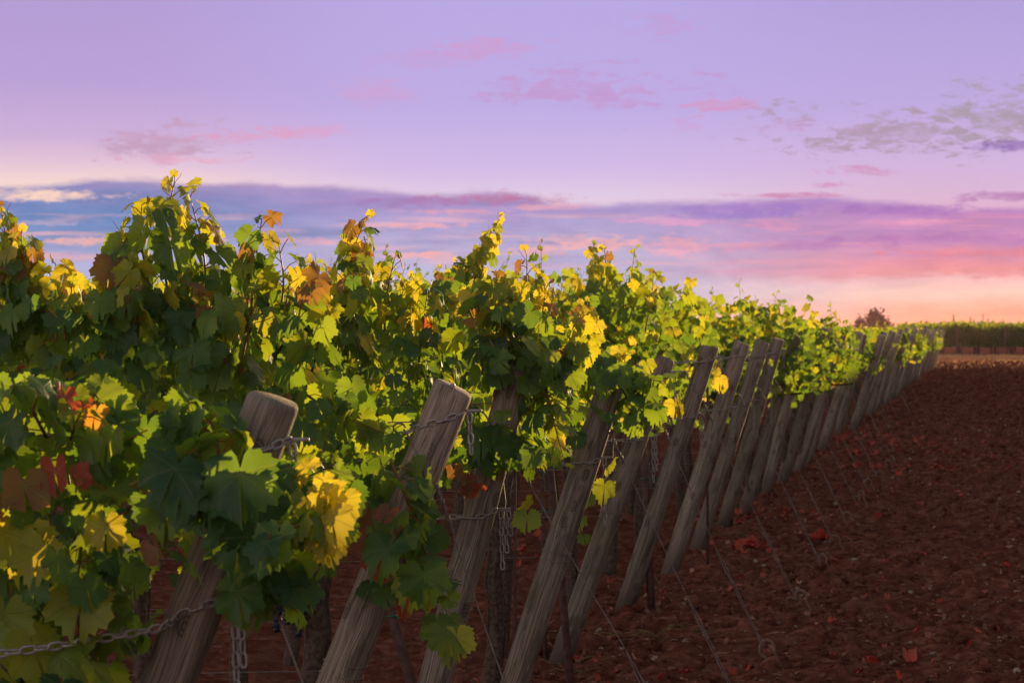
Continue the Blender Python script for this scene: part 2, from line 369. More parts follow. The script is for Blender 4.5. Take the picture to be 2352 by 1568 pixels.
# ------------------------------------------------------------------ ground
LAT = {}
def vnoise(x, y, seed):
    if seed not in LAT: LAT[seed] = np.random.default_rng(seed).random((256, 256))
    g = LAT[seed]
    xi = np.floor(x).astype(int); yi = np.floor(y).astype(int); fx = x - xi; fy = y - yi
    fx = fx * fx * (3 - 2 * fx); fy = fy * fy * (3 - 2 * fy)
    a = g[xi & 255, yi & 255]; b = g[(xi + 1) & 255, yi & 255]; c = g[xi & 255, (yi + 1) & 255]; d = g[(xi + 1) & 255, (yi + 1) & 255]
    return (a * (1 - fx) + b * fx) * (1 - fy) + (c * (1 - fx) + d * fx) * fy - .5
SHEAR = .17
def ground_base(x, y):
    u = x - SHEAR * y
    z = -.06 * smooth01(45, 110, y) + .0 * x
    crest = 2.50 + .14 * smooth01(32, 22, y) + .34 * vnoise(y / 5.0, y * 0 + 3, 21) + .25 * vnoise(y / 1.3, y * 0 + 9, 22)
    shade_bank = smooth01(1.8, 3.4, u) * smooth01(12, 8, u) * crest * smooth01(109, 101, y) * smooth01(-12, -6, y)  # added out-of-view ridge, shaped to shade the headland and lower posts
    return z + shade_bank
def ground_h(x, y):
    x = np.asarray(x, float); y = np.asarray(y, float)
    r = .045 * vnoise(x / 1.3, y / 1.3, 1) + .032 * vnoise(x / .37, y / .37, 2) + .050 * vnoise(x / .13, y / .13, 3) + .034 * vnoise(x / .06, y / .06, 4)
    lump = np.maximum(0, vnoise(x / .21, y / .21, 5) + vnoise(x / .08, y / .08, 6) * .6 - .18) * .12
    fade = np.clip(1.2 - y / 140, .15, 1)
    return ground_base(x, y) + (r + lump) * fade
def make_ground():
    uf = np.arange(-2.9, 2.2, .019)
    ul = -2.9 - np.geomspace(.05, 1100, 44); ur = 2.2 + np.concatenate([np.arange(.12, 10, .35), np.geomspace(11, 1100, 22)])
    us = np.concatenate([ul[::-1], uf, ur])
    ys = [-60, -30, -14, -8]
    y = -6.0
    while y < 2400:
        ys.append(y)
        if y < 11.5: y += .25
        elif y < 45: y *= 1.0019
        elif y < 150: y *= 1.006
        else: y *= 1.06
    ys = np.array(ys)
    Ug, Yg = np.meshgrid(us, ys)
    X = Ug + SHEAR * np.clip(Yg, -60, 400)
    Z = ground_h(X, Yg)
    nu, ny = len(us), len(ys)
    idx = np.arange(nu * ny).reshape(ny, nu)
    a, b, c, d = idx[:-1, :-1].ravel(), idx[:-1, 1:].ravel(), idx[1:, 1:].ravel(), idx[1:, :-1].ravel()
    tris = np.concatenate([np.stack([a, b, c], 1), np.stack([a, c, d], 1)])
    o = tri_obj('ground', np.stack([X.ravel(), Yg.ravel(), Z.ravel()], 1), tris, 'soil')
    tag(o, 'bare reddish brown tilled soil of the headland and rows', 'ground', kind='structure')
make_ground()

def ico(sub=0):
    t = (1 + 5 ** .5) / 2
    v = np.array([(-1, t, 0), (1, t, 0), (-1, -t, 0), (1, -t, 0), (0, -1, t), (0, 1, t), (0, -1, -t), (0, 1, -t), (t, 0, -1), (t, 0, 1), (-t, 0, -1), (-t, 0, 1)], float)
    f = [(0, 11, 5), (0, 5, 1), (0, 1, 7), (0, 7, 10), (0, 10, 11), (1, 5, 9), (5, 11, 4), (11, 10, 2), (10, 7, 6), (7, 1, 8), (3, 9, 4), (3, 4, 2), (3, 2, 6), (3, 6, 8), (3, 8, 9), (4, 9, 5), (2, 4, 11), (6, 2, 10), (8, 6, 7), (9, 8, 1)]
    v /= np.linalg.norm(v[0])
    for _ in range(sub):
        vl = [tuple(p) for p in v]; cache = {}; nf = []
        def mid(a, b):
            k = (min(a, b), max(a, b))
            if k not in cache:
                p = (np.array(vl[a]) + np.array(vl[b])) / 2; p /= np.linalg.norm(p); vl.append(tuple(p)); cache[k] = len(vl) - 1
            return cache[k]
        for a, b, c in f:
            ab, bc, ca = mid(a, b), mid(b, c), mid(c, a); nf += [(a, ab, ca), (b, bc, ab), (c, ca, bc), (ab, bc, ca)]
        v = np.array(vl); f = nf
    return v, np.array(f)
ICO0, ICO1 = ico(0), ico(1)

def rand_rot(n, r):
    q = r.normal(size=(n, 4)); q /= np.linalg.norm(q, axis=1)[:, None]
    w_, x, y, z = q.T
    return np.stack([np.stack([1 - 2 * (y * y + z * z), 2 * (x * y - z * w_), 2 * (x * z + y * w_)], 1),
                     np.stack([2 * (x * y + z * w_), 1 - 2 * (x * x + z * z), 2 * (y * z - x * w_)], 1),
                     np.stack([2 * (x * z - y * w_), 2 * (y * z + x * w_), 1 - 2 * (x * x + y * y)], 1)], 1)
def headland_points(n, r, y0=12.2, y1=60, umin=-2.4, umax=1.3):
    y = y0 * (y1 / y0) ** (r.random(n) ** 1.15)
    u = umin + (umax - umin) * r.random(n)
    return u + SHEAR * y, y
def scatter_rocks(name, n, size, material, label, cat, seed, sink=.25, y1=50, umin=-2.4):
    r = np.random.default_rng(seed)
    x, y = headland_points(n, r, y1=y1, umin=umin)
    bv, bf = ICO1; nvb = len(bv)
    s = size[0] * (size[1] / size[0]) ** (r.random(n) ** 2.2) * np.clip(y / 30, 1, 2.6)
    var = [bv * (1 + .8 * (np.random.default_rng(seed + 50 + k).random((nvb, 1)) - .5)) for k in range(8)]
    pick = r.integers(0, 8, n)
    base = np.stack(var)[pick] * (r.random((n, 1, 3)) * .6 + .7)
    v = np.einsum('nij,nkj->nki', rand_rot(n, r), base) * s[:, None, None]
    v[..., 2] *= .75
    v += np.stack([x, y, ground_h(x, y) + s * (.5 - sink)], 1)[:, None, :]
    fcs = bf[None] + (np.arange(n) * nvb)[:, None, None]
    o = tri_obj(name, v.reshape(-1, 3), fcs.reshape(-1, 3), material, smooth=False)
    tag(o, label, cat, kind='stuff'); return o
scatter_rocks('soil_clods', 18000, (.006, .038), 'soil', 'loose clods of dark red earth over the headland', 'clods', 11, .3, 130)
scatter_rocks('gravel', 900, (.005, .018), 'rock', 'small pale stones scattered over the red soil', 'gravel', 12, .1)

# ------------------------------------------------------------------ leaves
def leaf_template(npt, seed):
    r = np.random.default_rng(seed)
    kn_t = np.array([0, 14, 27, 40, 55, 70, 84, 100, 115, 135, 155, 168, 177.0])
    kn_r = np.array([1.0, .88, .77, .82, .93, .80, .70, .74, .76, .66, .60, .46, .14])
    half = npt // 2
    th = np.linspace(0, 177, half + 1)
    rr_ = np.interp(th, kn_t, kn_r)
    if npt >= 30:
        tooth = np.where(np.arange(half + 1) % 2 == 0, 1.055, .93) ; tooth[0] = 1.06; tooth[-1] = 1
        rr_ = rr_ * tooth
    th = np.concatenate([th, -th[1:][::-1]]); rr_ = np.concatenate([rr_, rr_[1:][::-1]])
    rr_ = rr_ * (1 + .05 * (r.random(len(rr_)) - .5))
    x = np.sin(np.radians(th)) * rr_; y = np.cos(np.radians(th)) * rr_
    n = len(th)
    out = np.stack([x, y], 1)
    step = 2 if npt >= 30 else 1
    inn = out[::step] * .55
    ni = len(inn)
    xy = np.concatenate([[[0, 0]], inn, out])
    tr = []
    for i in range(ni): tr.append((0, 1 + (i + 1) % ni, 1 + i)) if i < ni - 1 else None
    for i in range(ni - 1):
        a, b = 1 + i, 1 + i + 1
        o = [1 + ni + min(i * step + k, n - 1) for k in range(step + 1)]
        if step == 2: tr += [(a, o[1], o[0]), (a, b, o[1]), (b, o[2], o[1])]
        else: tr += [(a, b, o[1]), (a, o[1], o[0])]
    a_, b_, c_, d_ = r.uniform(-.12, .28), r.uniform(.0, .30), r.uniform(.05, .42), r.uniform(.05, .13)
    ph = r.uniform(0, 6)
    X, Y = xy.T; rad = np.hypot(X, Y); thx = np.arctan2(X, Y)
    z = a_ * np.abs(X) - b_ * X * X - c_ * np.maximum(Y, 0) ** 2 + d_ * np.sin(4 * thx + ph) * rad ** 2 + .06 * np.sin(9 * thx + ph * 2) * rad ** 3
    return np.stack([X, Y, z], 1), np.array(tr)
def curled_template(seed):
    v, t = leaf_template(30, seed); v = v.copy()
    r = np.random.default_rng(seed)
    k = r.uniform(1.6, 2.6); x = v[:, 0]
    v[:, 0] = np.sin(x * k) / k; v[:, 2] += (1 - np.cos(x * k)) / k
    k = r.uniform(.5, 1.4); y = v[:, 1]; z = v[:, 2].copy()
    v[:, 1] = np.sin(y * k) / k + z * .2; v[:, 2] = z + (1 - np.cos(y * k)) / k
    return v, t
LOD = {'a': [leaf_template(44, 100 + k) for k in range(9)], 'b': [leaf_template(22, 200 + k) for k in range(7)],
       'c': [leaf_template(12, 300 + k) for k in range(4)], 'dry': [curled_template(400 + k) for k in range(5)]}

class Leaves:
    def __init__(s): s.p = []; s.t = []; s.n = []; s.s = []; s.c = []; s.dry = []
    def add(s, p, tip, nor, size, tint, dry=False):
        s.p.append(p); s.t.append(tip); s.n.append(nor); s.s.append(size); s.c.append(tint); s.dry.append(dry)
    def build(s, name, parent, lod, r, origin=(0, 0, 0), stems=None):
        if not s.p: return None
        p = np.array(s.p) - np.array(origin); t = np.array(s.t, float); n = np.array(s.n, float); sz = np.array(s.s) / 1.6; c = np.array(s.c); dry = np.array(s.dry)
        t /= np.linalg.norm(t, axis=1)[:, None] + 1e-9
        n = n - t * np.sum(n * t, 1)[:, None]; n /= np.linalg.norm(n, axis=1)[:, None] + 1e-9
        x = np.cross(t, n)
        V_, F_, D_, k0 = [], [], [], 0
        groups = [(lod, ~dry), ('dry', dry)]
        for key, msk in groups:
            ids = np.nonzero(msk)[0]
            tmpl = LOD[key]; pick = r.integers(0, len(tmpl), len(ids))
            for k, (tv, tf) in enumerate(tmpl):
                ii = ids[pick == k]
                if not len(ii): continue
                sx = (r.random(len(ii)) * .25 + .88)[:, None, None]; zc = (r.random(len(ii)) * 2.0 + .4)[:, None, None]
                v = (tv[None, :, 0:1] * sx * x[ii][:, None] + tv[None, :, 1:2] * t[ii][:, None] + tv[None, :, 2:3] * zc * n[ii][:, None]) * sz[ii][:, None, None] + p[ii][:, None]
                nv = len(tv)
                V_.append(v.reshape(-1, 3)); F_.append((tf[None] + (k0 + np.arange(len(ii)) * nv)[:, None, None]).reshape(-1, 3)); k0 += nv * len(ii)
                d = np.empty((len(ii), nv, 3)); d[:, :, 0] = tv[:, 0]; d[:, :, 1] = tv[:, 1]; d[:, :, 2] = c[ii][:, None]
                D_.append(d.reshape(-1, 3))
        nleaf = sum(len(q) for q in F_)
        if stems is not None and stems.n:
            sv, sf = np.concatenate(stems.v), np.concatenate(stems.f)
            V_.append(sv); F_.append(sf + k0); D_.append(np.zeros((len(sv), 3)))
        F_ = np.concatenate(F_)
        return tri_obj(name, np.concatenate(V_), F_, 'leaf', parent, data=np.concatenate(D_), tri_mats=(np.arange(len(F_)) >= nleaf).astype(int), extra=['petiole'])

def leaf_tint(r, young_lit=0.0):
    t = r.beta(1.5, 3.4) * .60 + young_lit * .16
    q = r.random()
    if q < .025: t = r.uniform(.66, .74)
    elif q < .031 and young_lit < .1: t = r.uniform(.84, 1.0)
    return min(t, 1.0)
UP = np.array([0, 0, 1.0])
def hang(r, o, droop=None):
    """tip direction and blade normal of a leaf whose petiole points along o"""
    droop = r.uniform(.35, 1.25) if droop is None else droop
    tip = o * .75 - UP * droop + r.normal(0, .26, 3)
    nor = o * .75 + UP * r.uniform(.15, .9) + r.normal(0, .34, 3)
    return tip, nor

def shoot_points(r, start, direction, length, weep=.0, step=.05):
    n = max(4, int(length / step)); p = np.array(start, float); d = np.array(direction, float); d /= np.linalg.norm(d)
    pts = [p.copy()]
    for i in range(n):
        d = d + r.normal(0, .10, 3) + UP * (.03 - weep * (i / n))
        d /= np.linalg.norm(d); p = p + d * step; pts.append(p.copy())
    return np.array(pts)
def dress_shoot(r, pts, L, T, size=.112, young_lit=.3, tendrils=True, every=1, rad=.0042):
    n = len(pts)
    T.add(pts, np.linspace(rad, .0013, n), 5, 0)
    a0 = r.uniform(0, 6.28)
    tan = np.gradient(pts, axis=0); tan /= np.linalg.norm(tan, axis=1)[:, None]
    for i in range(0, n, every):
        fr = i / (n - 1)
        a = a0 + math.pi * (i // every) + r.normal(0, .5)
        o = np.array([math.cos(a), math.sin(a), 0]); o = o - tan[i] * np.dot(o, tan[i]); o /= np.linalg.norm(o) + 1e-6
        sz = size * (1 - .70 * fr ** 4.5) * r.uniform(.8, 1.15)
        pl = sz * r.uniform(.45, .75)
        pd = o * .8 + tan[i] * (.45 + .3 * fr) + r.normal(0, .12, 3)
        e = pts[i] + pd * pl
        mid = (pts[i] + e) / 2 + UP * pl * .08
        T.add([pts[i], mid, e + UP * -.003], [.0017, .0014, .0012], 3, 1, False)
        if fr > .93:
            tip, nor = o * .5 + tan[i] * .8 + r.normal(0, .3, 3), o + r.normal(0, .3, 3)
        else: tip, nor = hang(r, o, r.uniform(.5, 1.6) * (1 - .25 * fr))
        L.add(e, tip, nor, sz, leaf_tint(r, young_lit * fr + r.uniform(0, .15)))
        if tendrils and fr > .6 and r.random() < .4:
            q = [pts[i]]; td = -o * .6 + tan[i] * .8
            c1, c2 = r.uniform(-.5, .5), r.uniform(.3, .7)
            for k in range(7):
                td = td + np.array([c1 * math.cos(k * c2 * 2), c1 * math.sin(k * c2 * 2), -.03]) * .8; td /= np.linalg.norm(td); q.append(q[-1] + td * .007)
            T.add(q, np.linspace(.0011, .0006, len(q)), 3, 1 if r.random() < .5 else 0, False)

def trunk_part(r, parent, base, top, rad=.034):
    T = Tubes(); n = 12; base = np.array(base, float); top = np.array(top, float)
    pts = [base + (top - base) * i / (n - 1) + np.array([r.normal(0, .010), r.normal(0, .010), 0]) * (0 < i < n - 1) for i in range(n)]
    T.add(pts, rad * (1.25 - .4 * np.linspace(0, 1, n)) * (1 + .18 * (r.random(n) - .5)), 9)
    for k in range(5):   # bark strips
        a = r.uniform(0, 6.28); o = np.array([math.cos(a), math.sin(a), 0]) * rad * .95
        i0 = r.integers(0, n - 5); T.add([q + o * (1.1 if j == 0 else 1) for j, q in enumerate(pts[i0:i0 + 5])], .008, 4)
    return T.build('trunk', 'bark', parent)
def cordon_part(r, parent, c, span=.5, rad=.016, sides=(-1, 1)):
    T = Tubes()
    for s in sides:
        pts = [np.array(c) + np.array([s * span * k / 6, r.normal(0, .012), .03 * math.sin(k) + r.normal(0, .01)]) for k in range(7)]
        T.add(pts, np.linspace(rad, rad * .6, 7), 7)
    return T.build('cordon', 'bark', parent)
def grape_cluster(r, parent, c, n=48, size=1.0):
    V_, F_ = [], []
    bv, bf = ICO1
    for k in range(n):
        h = r.random() ** .8; rr_ = (.035 * (1 - h) + .008) * size
        a = r.uniform(0, 6.28); q = math.sqrt(r.random())
        p = np.array(c) + np.array([math.cos(a) * rr_ * q, math.sin(a) * rr_ * q, -.13 * h * size])
        F_.append(bf + len(bv) * k); V_.append(bv * .0085 * size * r.uniform(.85, 1.1) + p)
    return tri_obj('grape_cluster', np.concatenate(V_), np.concatenate(F_), 'grape', parent)

VINES = 'grapevines trained along the trellis rows'
def in_poly(x, y, P):
    c = False; j = len(P) - 1
    for i in range(len(P)):
        if (P[i][1] > y) != (P[j][1] > y) and x < (P[j][0] - P[i][0]) * (y - P[i][1]) / (P[j][1] - P[i][1]) + P[i][0]: c = not c
        j = i
    return c

# ------------------------------------------------------------------ generic vine variants (local coordinates, trunk at origin)
def generic_vine(seed, lod, n_shoot=13, n_fill=190, top=1.80, size=.098, low=1.0, shade_mul=1.0):
    r = np.random.default_rng(seed); root = empty('grapevine')
    trunk_part(r, root, (r.normal(0, .03), 0, -.1), (0, 0, 1.02)); cordon_part(r, root, (0, 0, 1.02))
    L, T = Leaves(), Tubes()
    for k in range(n_shoot):
        x = r.uniform(-.46, .46); tall = r.random() < .22
        ln = (top - 1.05) * (r.uniform(1.05, 1.35) if tall else r.uniform(.7, 1.05))
        pts = shoot_points(r, (x, r.normal(0, .01), 1.02), (r.normal(0, .18), r.normal(0, .26), 1), ln, 0 if tall else r.choice([0, .12, .34]), .05)
        dress_shoot(r, pts, L, T, size, .75)
    for k in range(n_fill):
        sy = -1 if r.random() < .6 else 1
        z = low + (top - .04 - low) * r.beta(1.3, 1.5)
        p = np.array([r.uniform(-.55, .55), sy * abs(r.normal(.17, .08)), z])
        a = r.normal(0, .6); o = np.array([math.sin(a), sy * math.cos(a), 0])
        tip, nor = hang(r, o); L.add(p, tip, nor, size * r.uniform(.65, 1.15), leaf_tint(r, .7 if z > 1.5 else .1) * (shade_mul if z < 1.5 else 1))  # sunlit gold of the tops and shade below put into the leaf tint
    for k in range(8):
        p = np.array([r.uniform(-.5, .5), r.normal(0, .12), r.uniform(.85, 1.05)]); a = r.uniform(0, 6.28)
        tip, nor = hang(r, np.array([math.cos(a), math.sin(a), 0]), 1.2); L.add(p, tip, nor, size * r.uniform(.6, .9), leaf_tint(r))
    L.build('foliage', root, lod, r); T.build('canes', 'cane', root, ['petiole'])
    return root
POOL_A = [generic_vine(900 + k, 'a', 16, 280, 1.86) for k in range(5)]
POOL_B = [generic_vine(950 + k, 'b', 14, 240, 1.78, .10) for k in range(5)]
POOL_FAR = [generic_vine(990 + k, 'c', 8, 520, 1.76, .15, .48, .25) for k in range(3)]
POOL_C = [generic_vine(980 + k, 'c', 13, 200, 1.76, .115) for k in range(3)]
used = set()
def place_vine(pool, x, y, label, group=VINES, r=rng, zs=1.0, xs=1.0):
    o = pool[r.integers(0, len(pool))]
    if o.name in used: o = copy_tree(o)
    else: used.add(o.name)
    o.location = (x, y, float(ground_base(np.array([x]), np.array([y]))[0]))
    flip = r.random() < .5
    o.rotation_euler = (0, 0, math.pi if flip else 0)
    o.scale = (xs, 1, zs)
    tag(o, label, 'grapevine', group); return o

# ------------------------------------------------------------------ rows
ORD = ['first', 'second', 'third', 'fourth', 'fifth', 'sixth', 'seventh', 'eighth', 'ninth', 'tenth', 'eleventh', 'twelfth', 'thirteenth', 'fourteenth', 'fifteenth', 'sixteenth']
# (scale px/m, base px, axis point near the top px/py)
POST = [(1180, -17, (630, 915)), (880, 545, (1042, 888)), (710, 913, (1190, 845)), (590, 1141, (1418, 838)), (485, 1285, (1528, 822)),
        (414, 1430, (1632, 795)), (351, 1540, (1705, 786)), (323, 1600, (1752, 782)), (289, 1660, (1788, 778))]
rows = []
for s, bx, (tx, ty) in POST:
    y = FPX / s; rows.append(dict(s=s, y=y, base=np.array([(bx - 1176) / s, y, 0.0]), top=np.array([(tx - 1176) / s, y, EYE - (ty - HOR) / s])))
yy = 24.15
for k in range(44):
    bx = .1655 * yy - 2.03 + rng.normal(0, .05)
    gz = float(ground_base(np.array([bx]), np.array([yy]))[0])
    ht = rng.normal(1.50, .055); ln = rng.normal(.315, .06) * ht
    rows.append(dict(s=FPX / yy, y=yy, base=np.array([bx, yy, gz]), top=np.array([bx + ln, yy, gz + ht])))
    yy += 2.85 if k == 0 else (1.7 if k == 1 else rng.normal(2.14, .16))
    if yy > 116: break
def axis(rw, z):
    b, t = rw['base'], rw['top']; return b + (t - b) * (z - b[2]) / (t[2] - b[2])

def post_mesh(seed, length, detail=True):
    r = np.random.default_rng(seed)
    sides = 44 if detail else 14; rings = 26 if detail else 8
    zz = np.concatenate([np.linspace(-.25, length - .014, rings), [length - .006, length]])
    rs = np.concatenate([np.ones(rings), [.975, .90]])
    th = np.arange(sides) * 2 * math.pi / sides
    R0 = .051 * r.uniform(.95, 1.06)
    ph = r.uniform(0, 6.28, 4); ca = -math.pi / 2 + r.uniform(-.55, .55); wob = r.uniform(-.25, .25); c0 = r.uniform(-.1, .5) * length; c1 = length * r.uniform(.75, 1.05)
    verts = []
    for i, z in enumerate(zz):
        rad = R0 * rs[i] * (1.04 - .05 * z / length) * (1 + .025 * np.sin(th * 2 + ph[0] + z * 1.2) + .02 * np.sin(3 * th + ph[1] - z * 2.2) + .012 * np.sin(7 * th + ph[2] + 3 * z))
        if detail:
            a = ca + wob * (z / length) + .05 * math.sin(7 * z)
            d = np.abs((th - a + math.pi) % (2 * math.pi) - math.pi)
            amt = float(smooth01(c0, c0 + .12, z) * smooth01(c1, c1 - .15, z)) if c1 < length else float(smooth01(c0, c0 + .12, z))
            rad = rad * (1 - .30 * amt * (d < .08)) * (1 - .03 * amt * (d < .2))
        tilt = (z > length - .02) * .006 * np.cos(th - ph[3])
        verts.append(np.stack([np.cos(th) * rad, np.sin(th) * rad, z + tilt], 1))
    verts = np.concatenate(verts); n = len(zz); fs = []
    i0 = np.arange(sides); i1 = (i0 + 1) % sides
    for i in range(n - 1):
        b0, b1 = i * sides, (i + 1) * sides
        fs.append(np.stack([b0 + i0, b0 + i1, b1 + i1], 1)); fs.append(np.stack([b0 + i0, b1 + i1, b1 + i0], 1))
    top = (n - 1) * sides; verts = np.concatenate([verts, [[0, 0, length + .001]]])
    fs.append(np.stack([top + i0, top + i1, np.full(sides, len(verts) - 1)], 1))
    return verts, np.concatenate(fs)
POSTS = 'leaning wooden end posts along the headland'
post_notes = ['blurred nearest leaning wooden post half wrapped in vine leaves', 'stout leaning wooden post with a knot, silver nail and chain across its front',
    'leaning wooden post whose top is buried under the tall sunlit vine', 'leaning wooden post with drooping leafy shoots over its top, fourth in line',
    'leaning wooden post with yellow leaves in front of its top, fifth in line', 'clear leaning wooden post with a dark wrapped wire, sixth in line',
    'tall leaning wooden post with a long dark crack to its foot, seventh in line', 'leaning wooden post tucked close behind the seventh post',
    'leaning wooden post with yellow leaves at its right, ninth in line']
far_mesh = [post_mesh(70 + k, 1.56, False) for k in range(4)]
far_data = {}
for k, rw in enumerate(rows):
    b, t = rw['base'], rw['top']; L_ = float(np.linalg.norm(t - b)); q = Vector(t - b).to_track_quat('Z', 'X')
    if k < 14:
        v, f_ = post_mesh(40 + k, L_); o = tri_obj('wooden_post', v, f_, 'wood')
    else:
        j = k % 4
        if j not in far_data:
            o = tri_obj('wooden_post', *far_mesh[j], 'wood'); far_data[j] = o
        else: o = far_data[j].copy(); COL.objects.link(o)
    o.rotation_mode = 'QUATERNION'; o.location = b
    if k >= 14: q_ = rng.uniform(.95, 1.22); o.scale = (q_, q_, L_ / 1.56)
    o.rotation_quaternion = q
    if k < 14:  # keep the local -Y side facing the picture side, turned a little per post
        o.rotation_quaternion = q @ Matrix.Rotation(-Vector((0, -1, 0)).angle(Vector((0, -1, 0))), 4, 'Z').to_quaternion()
    lab = post_notes[k] if k < 9 else ('weathered leaning wooden post, %s in the line from the nearest' % ORD[k] if k < 16 else 'small weathered leaning post far down the line, overlapping its neighbours')
    tag(o, lab, 'post', POSTS)
    rw['obj'] = o
# silver nail on the second post
nl = Tubes(); pq = W(1041, 884, 880) ; pq[1] -= .052
nl.add([pq + np.array([0, .006, 0]), pq + np.array([0, -.002, 0])], [.007, .006], 8)
n_o = nl.build('nail', 'metal'); n_o.parent = rows[1]['obj']; bpy.context.view_layer.update(); n_o.matrix_parent_inverse = rows[1]['obj'].matrix_world.inverted()

# ------------------------------------------------------------------ chains
def resample(pts, step):
    pts = np.asarray(pts, float); d = np.concatenate([[0], np.cumsum(np.linalg.norm(np.diff(pts, axis=0), axis=1))])
    n = max(2, int(d[-1] / step) + 1); q = np.arange(n) * step
    return np.stack([np.interp(q, d, pts[:, k]) for k in range(3)], 1)
def spline(pts, n=12):
    pts = np.asarray(pts, float); P = np.concatenate([[2 * pts[0] - pts[1]], pts, [2 * pts[-1] - pts[-2]]]); out = []
    for i in range(1, len(P) - 2):
        for u in np.linspace(0, 1, n, endpoint=False):
            a, b, c, d = P[i - 1:i + 3]
            out.append(.5 * (2 * b + (c - a) * u + (2 * a - 5 * b + 4 * c - d) * u * u + (3 * b - a - 3 * c + d) * u ** 3))
    out.append(pts[-1]); return np.array(out)
def add_links(T, path, link=.034, width=.020, wire=.0029, seg=14, sides=5):
    pitch = link - 2 * wire - .001
    q = resample(path, pitch)
    for i in range(len(q) - 1):
        c = (q[i] + q[i + 1]) / 2; t = q[i + 1] - q[i]; t /= np.linalg.norm(t) + 1e-9
        ref = np.array([0, -1.0, .15]) if abs(t[1]) < .8 else UP
        u = np.cross(t, ref); u /= np.linalg.norm(u); v = np.cross(t, u)
        sd_ = (u * .86 + v * .5) if i % 2 == 0 else (u * -.5 + v * .86)
        a = np.arange(seg + 1) * 2 * math.pi / seg
        hl, hw = link / 2 - wire, width / 2 - wire
        cx = np.sign(np.cos(a)) * np.abs(np.cos(a)) ** .6 * hl; cy = np.sign(np.sin(a)) * np.abs(np.sin(a)) ** .6 * hw
        T.add(c + cx[:, None] * t + cy[:, None] * sd_, wire, sides, 0, False)
CH = 'galvanised chains tying the trellis wires to the end posts'
def chain(rw, z, reach, dz, tail, label, lod=1, ntail=1, fwd=0.0):
    root = empty('chain', axis(rw, z)); A = axis(rw, z); o = A
    ln = (axis(rw, z + .1) - A) / .1
    def P(x, y, h): return np.array([x, y, 0]) + ln * h
    pts = [(-.052 - reach, -fwd, dz), (-.052 - reach * .5, -.01 - fwd * .8, dz * .75), (-.054, -.022 - fwd * .3, dz * .45), (-.03, -.051, dz * .25), (0, -.058, 0), (.03, -.051, .010), (.054, -.022, .022), (.062, -.004, .024)]
    T = Tubes(); sp = spline([P(*p) for p in pts], 8)
    kw = dict(seg=14, sides=5) if lod else dict(seg=8, sides=3)
    add_links(T, sp, **kw); T.build('wrap', 'metal', root)
    e = P(.066, -.006, .022)
    for j in range(ntail):
        T = Tubes(); add_links(T, [e + np.array([.012 * j, -.010 * j, -.004]), e + np.array([.006 + .014 * j, -.006, -tail * (1 - .25 * j)])], **kw); T.build('tail', 'metal', root)
    T = Tubes(); T.add([P(.03, 0, .024), P(.098, -.004, .024)], .0042, 6); T.build('nail', 'metal', root)
    tag(root, label, 'chain', CH)
chain(rows[0], 1.355, .18, -.07, .07, 'short chain over the upper front of the blurred nearest post')
chain(rows[0], 1.055, .42, -.07, .22, 'long chain across the lower front of the blurred nearest post, tail hanging down', ntail=2, fwd=.36)
chain(rows[1], 1.355, .05, -.045, .115, 'chain across the knotted second post with a short tail at its right')
chain(rows[2], .985, .26, -.004, .20, 'chain low on the third post with a thick bunch of hanging tail', ntail=3)
chain(rows[3], 1.065, .33, -.006, .30, 'chain on the fourth post with a long tail hanging free', ntail=1)
chain(rows[4], 1.36, .12, -.02, .16, 'chain near the leaf covered top of the fifth post')
chain(rows[4], 1.06, .18, -.004, .24, 'pale chain round the middle of the fifth post', ntail=2)
chain(rows[5], 1.405, .20, -.01, .14, 'chain near the bare top of the sixth post')
chain(rows[5], 1.09, .22, -.004, .22, 'chain round the middle of the sixth post', ntail=2)
chain(rows[6], 1.40, .22, -.02, .10, 'chain near the bare top of the seventh post')
chain(rows[6], 1.05, .28, -.004, .24, 'chain round the middle of the seventh post', ntail=2)
for k in range(7, 13):
    chain(rows[k], 1.38, .22, -.02, .16, 'small chain near the top of the %s post' % ORD[k], 0)
    chain(rows[k], 1.05, .26, -.01, .26, 'small chain round the middle of the %s post' % ORD[k], 0)

# ------------------------------------------------------------------ trellis wires
for k, rw in enumerate(rows[:13]):
    for z, nm in ((.70, 'lowest'), (1.04, 'middle'), (1.37, 'upper')):
        T = Tubes(); A = axis(rw, z)
        n = 26; xs = np.linspace(A[0] - .03, A[0] - 9.5, n)
        sag = .02 * np.sin(np.linspace(0, math.pi * 5, n)) ** 2 + (0 if z < 1.3 else .02)
        T.add(np.stack([xs, np.full(n, rw['y'] + .0), z - sag], 1), .0017, 4)
        if z == .70:   # twice round the post
            a = np.linspace(0, 4 * math.pi, 40); ln = (axis(rw, 1) - axis(rw, 0))
            c = A + ln * (np.linspace(-.03, .03, 40))[:, None]
            T.add(c + np.stack([np.cos(a) * .0545, np.sin(a) * .0545, np.sin(a) * .006 - np.cos(a) * .015], 1), .0019, 4)
        o = T.build('trellis_wire', 'wire')
        tag(o, '%s thin trellis wire of the row tied to the %s post' % (nm, ORD[k]), 'wire', 'thin trellis wires along the rows')

